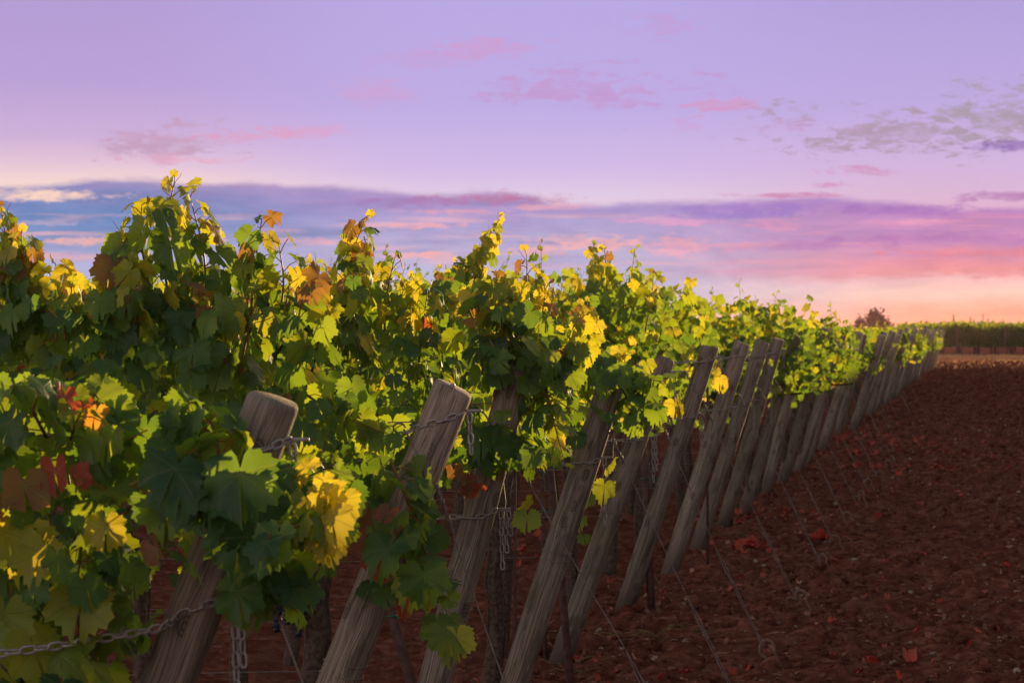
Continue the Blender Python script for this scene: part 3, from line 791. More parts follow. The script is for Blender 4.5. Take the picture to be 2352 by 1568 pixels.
# ------------------------------------------------------------------ guy wires and ground anchors
for k, rw in enumerate(rows[:22]):
    b = rw['base']; y = rw['y']; gz = b[2]
    root = empty('guy_wire', b); o = b
    p0 = axis(rw, 1.19 + gz) + np.array([.052, -.015, 0])
    eye = np.array([b[0] + .74, y, gz + .55]); end = np.array([b[0] + .97, y - .01, gz + .075])
    T = Tubes(); T.add(spline([p0 - o, (p0 * .5 + eye * .5) - o + np.array([0, 0, -.006]), eye - o]), .0021, 5)
    T.build('strand', 'wire', root)
    T = Tubes(); A = axis(rw, 1.30 + gz); B = axis(rw, 1.19 + gz)     # diagonal wrap across the front of the post
    w_ = [A + np.array([-.075, -.004, .03]), A + np.array([-.062, -.012, .012]), A + np.array([-.052, -.03, -.005]), A * .55 + B * .45 + np.array([-.012, -.058, 0]), B + np.array([.03, -.050, .012]), p0]
    T.add(spline(np.array(w_) - o, 6), .0032, 5)
    aa = np.linspace(0, 5.2, 12); T.add(np.array(w_[0]) - o + np.stack([-.006 + .016 * np.cos(aa) - .006, aa * .0008, .004 + .012 * np.sin(aa)], 1), .0026, 4)
    T.build('post_wrap', 'wire', root)
    if k < 12:
        T = Tubes(); d = (eye - p0) / np.linalg.norm(eye - p0); u = np.array([0, 1.0, 0]); v = np.cross(d, u)
        tt = np.linspace(0, 1, 40)
        for ph in (0, math.pi):
            T.add((p0 - o) + d * (tt * .14)[:, None] + (np.cos(tt * 22 + ph)[:, None] * u + np.sin(tt * 22 + ph)[:, None] * v) * .0045, .0023, 4)
        T.build('twisted_end', 'wire', root)
        T = Tubes(); d = (end - eye); dl = np.linalg.norm(d); d /= dl; v = np.cross(d, u)
        for sg in (-1, 1):
            q = eye - o + d * (tt * dl)[:, None] + v * (sg * .010 * np.sin(np.clip(tt * 3.3, 0, math.pi / 2 + .55)) * np.where(tt < .25, 1, .45))[:, None]
            T.add(q, .0021, 4)
        T.build('lower_loop', 'wire', root)
        far = 'guy wire running from the %s post down to the soil' % ORD[k]
    else:
        T = Tubes(); T.add([eye - o, end - o], .0024, 3); T.build('lower_loop', 'wire', root); far = 'fine guy wire from one of the small far posts'
    tag(root, far if k < 12 else 'fine guy wire slanting from a small far post to the soil', 'wire', 'guy wires bracing the end posts')
    if k < 16:
        g = np.array([b[0] + 1.03, y, 0]); g[2] = float(ground_h(g[0], g[1])) - .06
        T = Tubes()
        a = np.linspace(-.4, 4.6, 18)
        lp = np.stack([-.045 + .036 * np.cos(a), .004 * a, .150 + .042 * np.sin(a)], 1)
        stem = np.array([(.030, 0, -.05), (.022, 0, .06), (.004, 0, .105)])
        pts = np.concatenate([stem, lp]); 
        if k % 2 == 0: pts = np.concatenate([pts, [pts[-1] + (.0, .01, -.03)]])
        else: pts = np.concatenate([pts[:-4], [pts[-5] + (-.03, 0, .01), pts[-5] + (-.05, 0, -.002)]])
        T.add(spline(pts, 4), .0062, 7)
        ob = T.build('ground_anchor', 'rust'); ob.location = g; ob.rotation_euler = (0, 0, rng.normal(0, .5))
        tag(ob, 'rusty looped iron anchor in the soil to the right of the %s post' % ORD[k], 'anchor', 'iron ground anchors holding the guy wires')

# ------------------------------------------------------------------ near rows, vine by vine
NEAR = [
 dict(poly=[(-260, 890), (0, 880), (60, 862), (130, 880), (230, 900), (300, 960), (400, 920), (470, 930), (530, 1000), (545, 1040), (640, 1060), (700, 1090), (760, 1060), (815, 1110), (815, 1210), (770, 1250), (730, 1320), (630, 1390), (560, 1370), (545, 1290), (470, 1250), (430, 1290), (345, 1340), (330, 1450), (270, 1568), (240, 1640), (-260, 1640)],
      dens=560, y=(-.10, .10), xmin=-260,
      shoots=[((500, 1040), (440, 935)), ((130, 1000), (110, 870)), ((-60, 1050), (-30, 900)), ((600, 1180), (775, 1060)), ((560, 1200), (790, 1190)), ((330, 1100), (520, 1060)),
              ((40, 1300), (150, 1420)), ((200, 1250), (210, 1500)), ((700, 1290), (640, 1390)), ((280, 1030), (200, 900))]),
 dict(poly=[(-300, 710), (60, 700), (230, 680), (330, 670), (470, 670), (600, 690), (680, 750), (720, 850), (760, 930), (830, 955), (905, 985), (930, 1050), (985, 1080), (990, 1250), (1015, 1320), (985, 1370), (930, 1330), (900, 1440), (880, 1360), (830, 1330), (800, 1230), (780, 1160), (700, 1280), (560, 1320), (-300, 1330)],
      dens=500, y=(0, .15), xmin=-300,
      shoots=[((395, 740), (408, 415)), ((470, 760), (430, 450)), ((455, 860), (440, 635)), ((575, 760), (603, 505)), ((640, 760), (640, 560)), ((310, 770), (300, 548)), ((245, 770), (255, 585)), ((150, 780), (150, 610)), ((45, 790), (5, 478)), ((80, 780), (40, 560)),
              ((555, 860), (600, 668)), ((700, 900), (900, 1000)), ((760, 930), (910, 1010)), ((860, 1060), (985, 1330)), ((900, 1050), (1040, 1430)), ((690, 850), (715, 640)), ((-100, 800), (-80, 560))]),
 dict(poly=[(-300, 720), (300, 720), (600, 720), (740, 700), (800, 640), (880, 640), (950, 710), (1040, 760), (1075, 690), (1130, 660), (1210, 660), (1270, 740), (1295, 830), (1315, 960), (1290, 1060), (1200, 1065), (1130, 1040), (1080, 1090), (900, 1130), (-300, 1170)],
      dens=500, y=(0, .15), xmin=-300,
      shoots=[((835, 860), (845, 505)), ((800, 800), (805, 540)), ((880, 800), (905, 590)), ((1195, 900), (1210, 585)), ((1110, 860), (1100, 640)), ((735, 800), (745, 610)), ((960, 880), (985, 660)), ((1245, 900), (1255, 660)), ((1150, 880), (1140, 630)),
              ((1270, 850), (1330, 800)), ((1240, 800), (1295, 1060)), ((1230, 900), (1310, 940)), ((1180, 900), (1235, 1090)), ((660, 850), (640, 640)), ((560, 850), (540, 630)), ((400, 850), (420, 640)), ((200, 850), (190, 650))]),
 dict(poly=[(-100, 680), (700, 670), (1100, 650), (1250, 690), (1300, 800), (1345, 815), (1430, 815), (1545, 855), (1540, 930), (1490, 985), (1400, 960), (1340, 1010), (1200, 1060), (-100, 1100)],
      dens=440, y=(0, .14), xmin=-100,
      shoots=[((1050, 830), (1030, 630)), ((1300, 870), (1440, 815)), ((1380, 870), (1550, 880)), ((1420, 880), (1480, 990)), ((700, 830), (690, 600)), ((960, 800), (950, 640)), ((500, 830), (505, 620))]),
 dict(poly=[(100, 690), (900, 680), (1030, 640), (1110, 600), (1150, 640), (1290, 690), (1400, 760), (1440, 850), (1470, 890), (1470, 960), (1450, 985), (1400, 1000), (1300, 1050), (100, 1060)],
      dens=420, y=(0, .14), xmin=100,
      shoots=[((1015, 740), (1150, 500)), ((1040, 740), (1120, 560)), ((1330, 800), (1350, 690)), ((900, 800), (890, 620)), ((700, 800), (710, 610)), ((1080, 700), (1050, 600))]),
 dict(poly=[(200, 690), (1200, 680), (1320, 690), (1440, 650), (1530, 690), (1570, 760), (1565, 850), (1560, 900), (1540, 930), (1500, 960), (1400, 980), (200, 1020)],
      dens=420, y=(0, .14), xmin=200,
      shoots=[((1360, 760), (1362, 566)), ((1390, 740), (1388, 572)), ((1340, 740), (1320, 640)), ((1480, 760), (1500, 628)), ((1420, 760), (1440, 635)), ((1200, 760), (1195, 630)), ((1000, 760), (1010, 620))]),
]
near_labels = [
 ['leafy vine wrapped about the blurred nearest post, yellow sunlit cluster at its right', 'blurred leafy vine cut by the lower left picture edge'],
 ['leafy vine with tall shoots behind the nearest post, sagging towards the knotted second post', 'dark leafy vine with a tall shoot at the left picture edge'],
 ['tall bright sunlit vine burying the third post top', 'shaded tall vine behind the knotted second post, dark grapes below', 'hidden vine of the third row far to the left'],
 ['vine drooping lit leaves over the fourth post top', 'vine of the fourth row one place left of its end vine', 'vine of the fourth row two places left of its end vine', 'vine of the fourth row three places left of its end vine'],
 ['vine with a shoot leaning to the right against the sky', 'vine of the fifth row one place left of its end vine', 'vine of the fifth row two places left of its end vine', 'vine of the fifth row three places left of its end vine'],
 ['vine with two upright thin shoots against the sky, behind the sixth post', 'vine of the sixth row one place left of its end vine', 'vine of the sixth row two places left of its end vine', 'vine of the sixth row three places left of its end vine'],
]
for k, spec in enumerate(NEAR):
    rw = rows[k]; s = rw['s']; y = rw['y']; r = np.random.default_rng(300 + k)
    x_end = rw['base'][0] - .27
    tx0 = [-.97, -.97, -.64, -.06, -.02, .30][k]
    left = (spec['xmin'] - 1176) / s
    trunks = [tx0 - j for j in range(len(near_labels[k]))]
    roots = []; root_stems = {}
    for j, tx in enumerate(trunks):
        root = empty('grapevine', (tx, y, 0)); root_stems[root.name] = Tubes(); roots.append((root, Leaves(), Tubes()))
        trunk_part(r, root, (r.normal(0, .03), .02, -.1), (0, 0, 1.02), .040 if (k, j) == (2, 0) else .03); cordon_part(r, root, (0, 0, 1.03), sides=(-1,) if j == 0 else (-1, 1))
        tag(root, near_labels[k][j], 'grapevine', VINES)
    def cell(x): return int(np.argmin([abs(x - t - (.35 if j == 0 and x > t else 0)) if not (j == 0 and x > t) else 0 for j, t in enumerate(trunks)]))
    P = spec['poly']; xs = [p[0] for p in P]; ys = [p[1] for p in P]
    area = 0
    for i in range(len(P)): area += P[i - 1][0] * P[i][1] - P[i][0] * P[i - 1][1]
    N = int(abs(area) / 2 / s ** 2 * spec['dens'])
    cnt = 0
    while cnt < N:
        px, py = r.uniform(min(xs), max(xs)), r.uniform(min(ys), max(ys))
        if not in_poly(px, py, P): continue
        cnt += 1
        p = W(px, py, s); dy = r.normal(spec['y'][0], spec['y'][1]); p[1] += dy
        sy = -1 if dy < spec['y'][0] + .06 else 1
        a = r.normal(0, .65); o = np.array([math.sin(a), sy * math.cos(a), 0])
        size = r.uniform(.055, .105) * (1.05 if k == 0 else 1)
        tip, nor = hang(r, o); root, L, T = roots[cell(p[0])]
        tint = leaf_tint(r, .15 if r.random() < .3 else 0)
        dry = tint > .82
        org = np.array(root.location)
        e = p - o * size * .5 + UP * size * .25
        if r.random() < .5: root_stems[root.name].add([e - org, p - org], [.0017, .0013], 3, 1, False)
        L.add(p - org, tip, nor, size, tint, dry)
    # inner canes from cordon upwards
    for j, (root, L, T) in enumerate(roots):
        for q in range(9):
            st = (r.uniform(-.5, .5 if j else 0), r.normal(0, .01), 1.03)
            pts = shoot_points(r, st, (r.normal(0, .25), r.normal(0, .25), 1), r.uniform(.25, .45) if k < 2 and j == 0 else r.uniform(.4, .65), r.choice([0, .3]))
            T.add(pts, np.linspace(.0045, .002, len(pts)), 5, 0)
    # individual long shoots
    for (b0, t0) in spec['shoots']:
        pb, pt = W(*b0, s), W(*t0, s); dyy = r.normal(spec['y'][0] * 1.0 - .03, .06); pb[1] += dyy; pt[1] += dyy + r.normal(0, .03)
        root, L, T = roots[cell(pb[0])]; org = np.array(root.location)
        ln = np.linalg.norm(pt - pb); mid = (pb + pt) / 2 + np.array([r.normal(0, .05) * ln, r.normal(0, .05), .05 * ln])
        pts = spline([pb, mid, pt], max(4, int(ln / .024 / 2)))
        SL, ST = Leaves(), Tubes()
        up = pt[2] > pb[2] + .05
        dress_shoot(r, pts - org, SL, ST, .098 if up else .092, .25, up)
        if up and k < 3:
            n2 = int(len(pts) * r.uniform(.62, .85)); tw = np.linspace(0, 1, n2)[:, None]
            dress_shoot(r, pts[:n2] - org + np.array([r.normal(0, .035), -.03, 0]) * (1 + tw), SL, ST, .098, .2, True)
        if up and k > 0:   # coppery young tips
            zt = max(q[2] for q in SL.p); zb = min(q[2] for q in SL.p)
            for q in range(len(SL.p)):
                h = (SL.p[q][2] - zb) / (zt - zb + 1e-6)
                if h > .55 and r.random() < .75: SL.c[q] = r.uniform(.985, 1.0) if r.random() < .22 * h else r.uniform(.40, .69)
        so_ = ST.build('shoot', 'cane', root, ['petiole']); SL.build('leaves', so_, 'a', r)
    # special leaves
    if k == 0:
        sp = [(205, 905, .87, .075), (228, 915, .84, .06), (262, 940, .76, .06), (170, 1070, .88, .10), (205, 1085, .90, .07), (108, 1100, 1.0, .12), (60, 1130, .97, .09), (15, 1160, .8, .06), (395, 1240, .97, .08), (100, 1220, .62, .13), (150, 1240, .66, .11), (60, 1200, .64, .11), (230, 1350, .58, .125), (60, 1380, .56, .12), (130, 1450, .54, .13), (30, 1450, .55, .12), (190, 1470, .5, .12),
              (455, 1090, .15, .13), (480, 1130, .1, .12), (520, 1110, .12, .13), (560, 1130, .15, .12), (580, 1190, .12, .14), (610, 1240, .1, .14), (585, 1070, .1, .15), (630, 1130, .1, .14), (440, 1060, .05, .12), (770, 1120, .66, .085), (745, 1150, .60, .08), (785, 1165, .70, .09), (765, 1200, .68, .085), (722, 1140, .52, .075), (800, 1130, .64, .08), (760, 1085, .60, .05), (795, 1205, .70, .08), (740, 1200, .64, .075), (775, 1235, .62, .06), (715, 1175, .50, .08)]
    elif k == 1:
        sp = [(835, 1190, .97, .09), (850, 1230, .95, .09), (860, 1265, .92, .08), (885, 1300, .86, .09), (840, 1150, 1.0, .08), (900, 1165, .95, .09), (925, 1210, .96, .05), (935, 1375, .9, .07), (960, 1320, .4, .11), (980, 1300, .2, .13), (900, 1240, .15, .13), (1030, 1430, .42, .125), (1055, 1440, .5, .10), (1010, 1415, .2, .10)]
    elif k == 2:
        sp = [(1045, 1080, .99, .08), (1058, 1105, .96, .10), (1085, 1120, .84, .08), (1105, 1110, .84, .05), (1120, 1015, .12, .17), (1180, 1020, .12, .16), (1100, 990, .15, .14), (1215, 1150, .5, .07), (1210, 1180, .35, .09)]
    elif k == 4:
        sp = [(1545, 925, .56, .10), (1560, 935, .6, .09), (1345, 1140, .4, .10), (1330, 1190, .4, .08), (1340, 1230, .3, .07)]
    elif k == 5:
        sp = [(1648, 870, .72, .10), (1640, 850, .6, .07), (1655, 890, .5, .06)]
    else: sp = [(1400, 1060, .42, .10), (1385, 1110, .4, .10)]
    for (px, py, tint, size) in sp:
        p = W(px, py, s); p[1] += spec['y'][0] - (r.uniform(.20, .30) if k == 1 else r.uniform(.10, .2))
        root, L, T = roots[cell(p[0])]; org = np.array(root.location)
        a = r.normal(0, .4); o = np.array([math.sin(a), -math.cos(a), 0])
        tip, nor = hang(r, o, r.uniform(.8, 1.4)); L.add(p - org, tip, nor, size, tint, tint > .82)
    for j, (root, L, T) in enumerate(roots):
        if L.p: L.build('foliage', root, 'a', r, stems=root_stems[root.name])
        T.build('canes', 'cane', root, ['petiole'])
        if k == 2 and j == 0:
            for (px, py) in ((665, 1365), (690, 1390), (640, 1380)):
                grape_cluster(r, root, W(px, py, s) - np.array(root.location) + np.array([0, -.05, .04]))
        if k == 2 and j == 1:
            grape_cluster(r, root, (.3, -.1, .95))
    # two more plants beyond the left picture edge
    for j in range(len(trunks), len(trunks) + 2):
        place_vine(POOL_B, tx0 - j, y, 'vine of the %s row beyond the left picture edge' % ORD[k], r=r)

# ------------------------------------------------------------------ farther rows
for k in range(6, len(rows)):
    rw = rows[k]; y = rw['y']
    n = 6 if k < 10 else (5 if k < 16 else 4)
    x0 = axis(rw, 1.4 + rw['base'][2])[0] - (rng.uniform(.72, .85) if k < 9 else rng.uniform(.28, .42) if k < 14 else rng.uniform(.36, .82))
    pool = POOL_A if k < 11 else (POOL_B if k < 26 else POOL_C)
    for j in range(n):
        if k < 16:
            lab = 'leafy vine at the headland end of the %s row' % ORD[k] if j == 0 else 'vine of the %s row, %s from its headland end' % (ORD[k], ORD[j])
        else: lab = 'small yellow green vine merging into the far rows'
        place_vine(pool, x0 - j * 1.0, y, lab, zs=rng.uniform(.97, 1.04) * float(np.interp(y, [20, 30, 45, 120], [1.0, .94, .88, .86])) * (1.05 if k < 10 else 1))

# vine stakes with green ties
STK = 'thin stakes standing beside the vine trunks'
def stake(x, y, lean, label, rad=.012, top=1.15, ties=(.66, .45)):
    root = empty('vine_stake', (x, y, 0))
    T = Tubes(); T.add([(0, 0, -.1), (lean * .5, 0, top * .5), (lean, 0, top)], [rad * 1.1, rad, rad * .9], 7); T.build('stick', 'stake', root)
    for z in ties:
        T = Tubes(); a = np.linspace(0, 6.9, 16); c = lean * z / top
        T.add(np.stack([c + np.cos(a) * (rad + .002), np.sin(a) * (rad + .002), z + a * .001], 1), .0028, 4)
        T.add([(c + rad, -rad, z), (c + rad + .02, -rad, z - .004), (c + rad + .045, -rad, z + .002)], .0022, 4); T.build('tie', 'tie', root)
    tag(root, label, 'stake', STK)
stake(-.19, rows[2]['y'] - .02, -.30, 'dark leaning stake with green ties between the second and third posts', .017, 1.0, (.66, .42))
stake(.012, rows[3]['y'], .0, 'thin straight steel rod just left of the third chain tail', .006, 1.1, ())
stake(.16, rows[4]['y'] + .05, -.02, 'thin dark stake behind the fourth post', .010, 1.1, (.9, .72))
stake(.26, rows[3]['y'] + .7, -.11, 'dark stake leaning behind the foot of the fourth post', .016, 1.1, ())
stake(.78, rows[5]['y'] + .02, -.06, 'dark stake with green ties behind the fifth post', .022, 1.1, (.75, .52))
stake(1.28, rows[6]['y'], .0, 'thin stake with a green tie behind the sixth post', .009, 1.2, (.9, .72))
stake(1.75, rows[8]['y'], -.05, 'thin stake with a green tie behind the eighth post', .012, 1.1, (.72,))

# ------------------------------------------------------------------ litter on the soil
def leaf_heap(name, cx, cy, wx, wy, n, label, cat, seed, material='redleaf', size=.07, group=None, kind=None, pts=None, straw=0):
    r = np.random.default_rng(seed); V_, F_, k0 = [], [], 0
    for i in range(n):
        tv, tf = LOD['dry'][r.integers(0, 5)]
        x, y = (cx + r.normal(0, wx), cy + r.normal(0, wy)) if pts is None else (pts[0][i], pts[1][i])
        s = size * r.uniform(.5, 1.2) / 1.6
        Rm = rand_rot(1, r)[0]; Rz = Matrix.Rotation(r.uniform(0, 6.28), 3, 'Z')
        Rm = np.array(Rz @ Matrix.Rotation(r.normal(0, .7), 3, 'X'))
        v = (tv * s) @ Rm.T; v[:, 2] -= v[:, 2].min()
        V_.append(v + np.array([x, y, float(ground_h(x, y)) - .004 + (r.uniform(0, .02) if pts is None else 0)])); F_.append(tf + k0); k0 += len(tv)
    o = tri_obj(name, np.concatenate(V_), np.concatenate(F_), material)
    tag(o, label, cat, group, kind); return o
def gpt(px, py):
    s = (py - HOR) / EYE; return (px - 1176) / s, FPX / s
HP = 'heaps of red dry leaves on the soil'
for i, (px, py, wx, wy, n, lab) in enumerate([(1720, 1262, .13, .45, 90, 'heap of red dry leaves right of the eighth post foot'), (1888, 1250, .06, .2, 16, 'small heap of red dry leaves beside an anchor loop'),
        (2085, 1020, .6, .9, 60, 'long drift of red leaves across the far headland'), (2170, 1045, .5, .5, 30, 'lower drift of red leaves at the far right'), (1950, 1050, .3, .6, 34, 'red leaves lying at the far post feet'), (1990, 1010, .25, .8, 30, 'farthest streak of red leaves beside the far posts'),
        (2050, 1085, .7, .5, 40, 'nearer drift of red leaves at the right'), (1800, 1190, .35, .5, 34, 'red leaves by the guy wires in the middle distance'), (1200, 1275, .12, .5, 22, 'red leaves under the vine behind the third chain'), (1275, 1230, .12, .5, 22, 'red leaves behind the fourth post')]):
    x, y = gpt(px, py); leaf_heap('leaf_heap' if i < 2 else 'leaf_drift', x, y, wx * (.42 if i < 2 else 1), wy * (.25 if i < 2 else 1), n, lab, 'leaf heap', 500 + i, size=.10 if i < 2 else .085, group=HP if i < 2 else None, kind=None if i < 2 else 'stuff')
FL = 'single red fallen leaves on the soil'
for i, (px, py, sz, lab) in enumerate([(2090, 1530, .10, 'upright red fallen leaf at the bottom right'), (2003, 1528, .10, 'red curled fallen leaf left of the upright red one'), (1968, 1540, .08, 'dull red fallen leaf at the bottom, leftmost of the right group'), (1650, 1520, .09, 'pinkish fallen leaf left of the anchor hook'), (1722, 1534, .06, 'small red fallen leaf below the anchor hook'), (1330, 1525, .09, 'brown red fallen leaf near the fifth post foot'), (1105, 1465, .10, 'pale curled fallen leaf between the third and fourth posts')]):
    x, y = gpt(px, py); leaf_heap('fallen_leaf', x, y, .012, .02, 2 if i < 3 else 1, lab, 'leaf', 540 + i, 'redleaf' if i != 6 else 'litter', sz, FL)
r_ = np.random.default_rng(77)
leaf_heap('leaf_litter', 0, 0, 0, 0, 2200, 'scattered small dry leaf scraps over the soil', 'leaf litter', 78, 'litter', .045, kind='stuff', pts=headland_points(2200, r_, y1=125))
leaf_heap('red_leaf_litter', 0, 0, 0, 0, 900, 'scattered red leaf scraps under the vines and over the headland', 'leaf litter', 79, 'redleaf', .055, kind='stuff', pts=headland_points(900, r_, y1=125))
T = Tubes(); px_, py_ = headland_points(900, r_, y1=60)
for x, y in zip(px_, py_):
    a = r_.uniform(0, 6.28); l = r_.uniform(.02, .10); z = float(ground_h(x, y)) + .008
    d = np.array([math.cos(a), math.sin(a), r_.normal(0, .12)]) * l / 2; p = np.array([x, y, z])
    T.add([p - d, p + np.array([0, 0, l * .05]), p + d], r_.uniform(.0012, .0026), 3)
tag(T.build('straw_litter', 'straw'), 'bits of pale straw and twig over the soil', 'straw', kind='stuff')
def twigs(px, py, n, spread, label, seed):
    r = np.random.default_rng(seed); x, y = gpt(px, py); T = Tubes()
    for i in range(n):
        p = np.array([x + r.normal(0, spread * .4), y + r.normal(0, .15), 0]); a = r.normal(.2, .5); q = [p]
        for j in range(6):
            a += r.normal(0, .25); q.append(q[-1] + np.array([math.cos(a), math.sin(a) * .8, 0]) * spread / 5)
        q = np.array(q); q -= np.array([spread / 2, 0, 0]); q[:, 2] = ground_h(q[:, 0], q[:, 1]) + .014 + .02 * np.abs(np.sin(np.arange(len(q))))
        T.add(q, np.linspace(.0034, .0016, len(q)), 4)
    tag(T.build('twig_bundle', 'cane'), label, 'twigs', 'twig bundles on the soil')
twigs(1530, 1470, 7, .24, 'bundle of thin reddish twigs between the fifth and sixth post feet', 61)
twigs(1340, 1540, 4, .18, 'few thin twigs at the fifth post foot', 62)
twigs(1650, 1240, 5, .3, 'thin stalks behind the red leaf heap', 63)

# ------------------------------------------------------------------ far vineyard across the headland end
FV = 'vines of the far vineyard'
for rrow in range(5):
    y = 158 + rrow * 2.4
    for j in range(13 if rrow == 0 else 11):
        x = 22.0 + j * 1.0 + rrow * .3
        place_vine(POOL_FAR, x, y, 'small vine in the far vineyard at the right edge, gold along its top', FV, zs=rng.uniform(.93, 1.06) * 1.06)
for i, x in enumerate((24.6, 27.2, 29.2, 31.5)):
    o = far_data[1].copy(); COL.objects.link(o); o.rotation_mode = 'XYZ'; o.rotation_euler = (0, R(rng.normal(3, 2)), 0); o.location = (x, 157.5, -.06); o.scale = (.9, .9, 1.08); o.material_slots[0].link = 'OBJECT'; o.material_slots[0].material = M['stake']
    tag(o, ['leftmost', 'second', 'third', 'rightmost'][i] + ' thin upright post in front of the far vineyard', 'post', 'upright posts of the far vineyard')
rg = np.random.default_rng(5); nb_ = 15000
gx = rg.uniform(16, 40, nb_); gy = np.where(rg.random(nb_) < .5, rg.uniform(108, 157, nb_), rg.uniform(140, 157.2, nb_))
gx = gx + rg.normal(0, .3, nb_); gh = rg.uniform(.03, .15, nb_) * np.where(gy > 142, 1.25, .8); ga = rg.uniform(0, 6.28, nb_)
gz_ = ground_base(gx, gy); g0 = np.stack([gx, gy, gz_], 1); gw = np.stack([np.cos(ga), np.sin(ga), ga * 0], 1) * rg.uniform(.01, .03, (nb_, 1))
tipg = g0 + np.stack([rg.normal(0, .05, nb_), rg.normal(0, .05, nb_), gh], 1)
gv = np.stack([g0 - gw, g0 + gw, tipg], 1).reshape(-1, 3)
tag(tri_obj('dry_grass', gv, np.arange(nb_ * 3).reshape(-1, 3), 'drygrass'), 'strip of sunlit dry grass before the far vineyard', 'grass', kind='stuff')

# ------------------------------------------------------------------ skyline
def far_tree(px, top_py, width_px, Z, name, label, seed, conifer=False):
    r = np.random.default_rng(seed); s = FPX / Z; x = (px - 1176) / s; H = EYE + .2 + (HOR - top_py) / s; wd = width_px / s
    root = empty(name, (x, Z, -.2)); T = Tubes()
    T.add([(0, 0, -.5), (0, 0, H * (.9 if conifer else .45))], [wd * .05, wd * .015], 7)
    if not conifer:
        for k in range(9):
            a = r.uniform(0, 6.28); T.add([(0, 0, H * .25), (math.cos(a) * wd * .2, math.sin(a) * wd * .2, H * .5), (math.cos(a) * wd * .38, math.sin(a) * wd * .38, H * r.uniform(.6, .85))], [wd * .03, wd * .018, wd * .008], 5)
    T.build('trunk', 'bark', root)
    n = 1500 if not conifer else 500
    q = wd * .032 if not conifer else wd * .09
    if conifer:
        h = r.random(n); a = r.uniform(0, 6.28, n); rd = (1 - h) ** .8 * wd / 2 * r.uniform(.3, 1, n)
        c = np.stack([np.cos(a) * rd, np.sin(a) * rd, H * (.08 + .92 * h)], 1)
    else:
        clump = r.normal(size=(34, 3)); clump /= np.linalg.norm(clump, axis=1)[:, None]; clump *= r.uniform(.45, .92, (34, 1)); clump[:, 2] = np.abs(clump[:, 2]) * 1.1 - .25
        ci = r.integers(0, 34, n); c = (clump[ci] + r.normal(0, .13, (n, 3))) * np.array([wd / 2, wd / 2, H * .5]) + np.array([0, 0, H * .48])
    v = np.einsum('nij,kj->nki', rand_rot(n, r), np.array([[-1, -.6, 0], [1, -.6, 0], [0, 1.2, 0]])) * q * r.uniform(.6, 1.3, (n, 1, 1)) + c[:, None]
    tri_obj('crown', v.reshape(-1, 3), np.arange(n * 3).reshape(-1, 3), 'treeleaf', root)
    tag(root, label, 'tree')
far_tree(2006, 706, 96, 380, 'broadleaf_tree', 'round bushy tree rising behind the far end of the vines', 1)
for i, (px, ty, wd, con, lab) in enumerate([(2128, 733, 18, False, 'small round tree on the skyline, leftmost of the tiny ones'), (2171, 735, 24, False, 'low bush on the skyline left of the taller conifer'), (2190, 722, 12, True, 'taller of the two tiny conifers on the skyline'), (2217, 738, 26, False, 'low bush on the skyline between the two conifers'), (2229, 727, 10, True, 'shorter of the two tiny conifers on the skyline'), (2304, 735, 14, True, 'tiny pointed tree on the skyline near the right edge'), (2330, 740, 40, False, 'low trees on the skyline at the right edge')]):
    far_tree(px, ty, wd, 1400, 'conifer_tree' if con else 'small_tree', lab, 20 + i, con)
for i, (px, ty, lab) in enumerate([(2258, 721, 'taller thin utility pole on the skyline'), (2269, 731, 'shorter thin pole right of the taller one')]):
    s = FPX / 1400; x = (px - 1176) / s; h = EYE + .2 + (HOR - ty) / s
    T = Tubes(); T.add([(0, 0, -.5), (0, 0, h)], [.30, .22], 8)
    T.add([(-.9, 0, h - .8), (.9, 0, h - .8)], .14, 5)
    o = T.build('utility_pole', 'bark'); o.location = (x, 1400, -.2); tag(o, lab, 'pole', 'utility poles on the skyline')
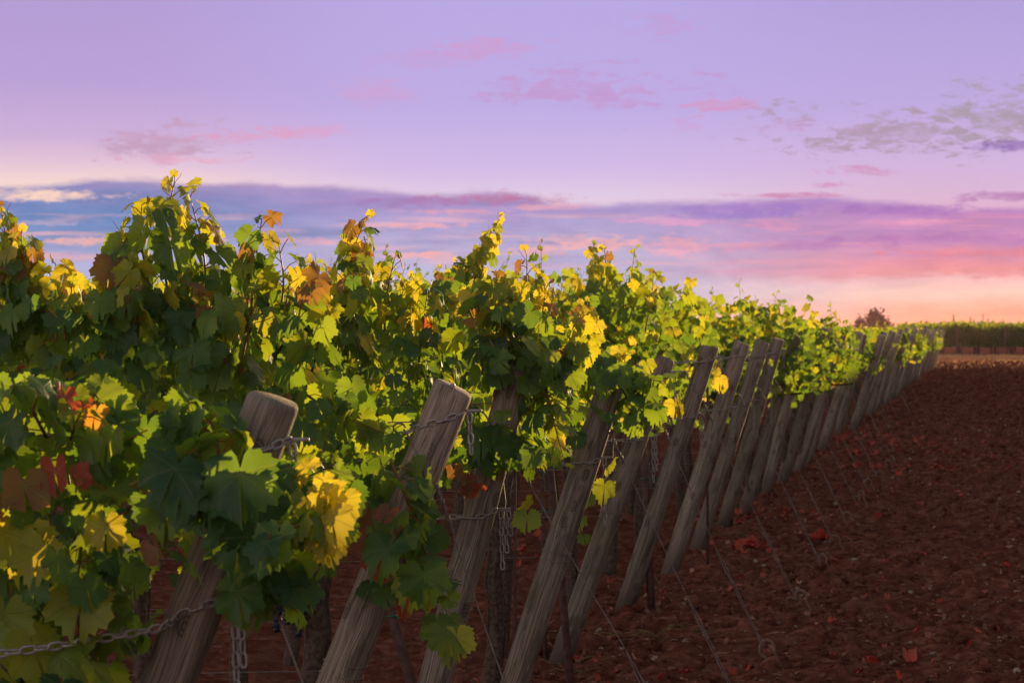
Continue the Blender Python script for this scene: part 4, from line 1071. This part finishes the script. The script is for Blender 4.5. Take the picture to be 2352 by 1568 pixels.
for i, (px, wd, hy, lab) in enumerate([(2150, 40, 741, 'long pale low building on the skyline, left one'), (2252, 42, 738, 'long pale low building behind the utility poles')]):
    s = FPX / 1450; x = (px - 1176) / s; wm = wd / s; h = EYE + .2 + (HOR - hy) / s
    root = empty('low_building', (x, 1450, -.2))
    a = wm / 2; d = 3
    mesh_obj('wall', [(-a, -d, -.3), (a, -d, -.3), (a, d, -.3), (-a, d, -.3), (-a, -d, h * .7), (a, -d, h * .7), (a, d, h * .7), (-a, d, h * .7)], [(0, 1, 5, 4), (1, 2, 6, 5), (2, 3, 7, 6), (3, 0, 4, 7)], 'bldg', root, False)
    e = .3
    mesh_obj('roof', [(-a - e, -d - e, h * .7), (a + e, -d - e, h * .7), (a + e, d + e, h * .7), (-a - e, d + e, h * .7), (-a - e, 0, h), (a + e, 0, h)], [(0, 1, 5, 4), (2, 3, 4, 5), (0, 4, 3), (1, 2, 5), (3, 2, 1, 0)], 'bldg', root, False)
    tag(root, lab, 'building', 'pale buildings on the skyline')
# variants never placed are dropped
for o in POOL_A + POOL_B + POOL_C + POOL_FAR:
    if o.name not in used:
        for ch in list(o.children): bpy.data.objects.remove(ch)
        bpy.data.objects.remove(o)

# ------------------------------------------------------------------ evening haze
m, t, out = mat('haze')
pv = t.new('ShaderNodeVolumePrincipled'); pv.inputs['Color'].default_value = (1, .58, .62, 1); pv.inputs['Density'].default_value = .00019; pv.inputs['Anisotropy'].default_value = .3
t.l.new(pv.outputs[0], out.inputs['Volume']); M['haze'] = m
hx0, hx1, hy0, hy1, hz0, hz1 = -1400, 1700, -80, 2600, -1.6, 9.6
hz = mesh_obj('haze', [(hx0, hy0, hz0), (hx1, hy0, hz0), (hx1, hy1, hz0), (hx0, hy1, hz0), (hx0, hy0, hz1), (hx1, hy0, hz1), (hx1, hy1, hz1), (hx0, hy1, hz1)], [(3, 2, 1, 0), (4, 5, 6, 7), (0, 1, 5, 4), (1, 2, 6, 5), (2, 3, 7, 6), (3, 0, 4, 7)], 'haze', None, False)
tag(hz, 'warm evening haze over the distant fields', 'haze', kind='stuff')
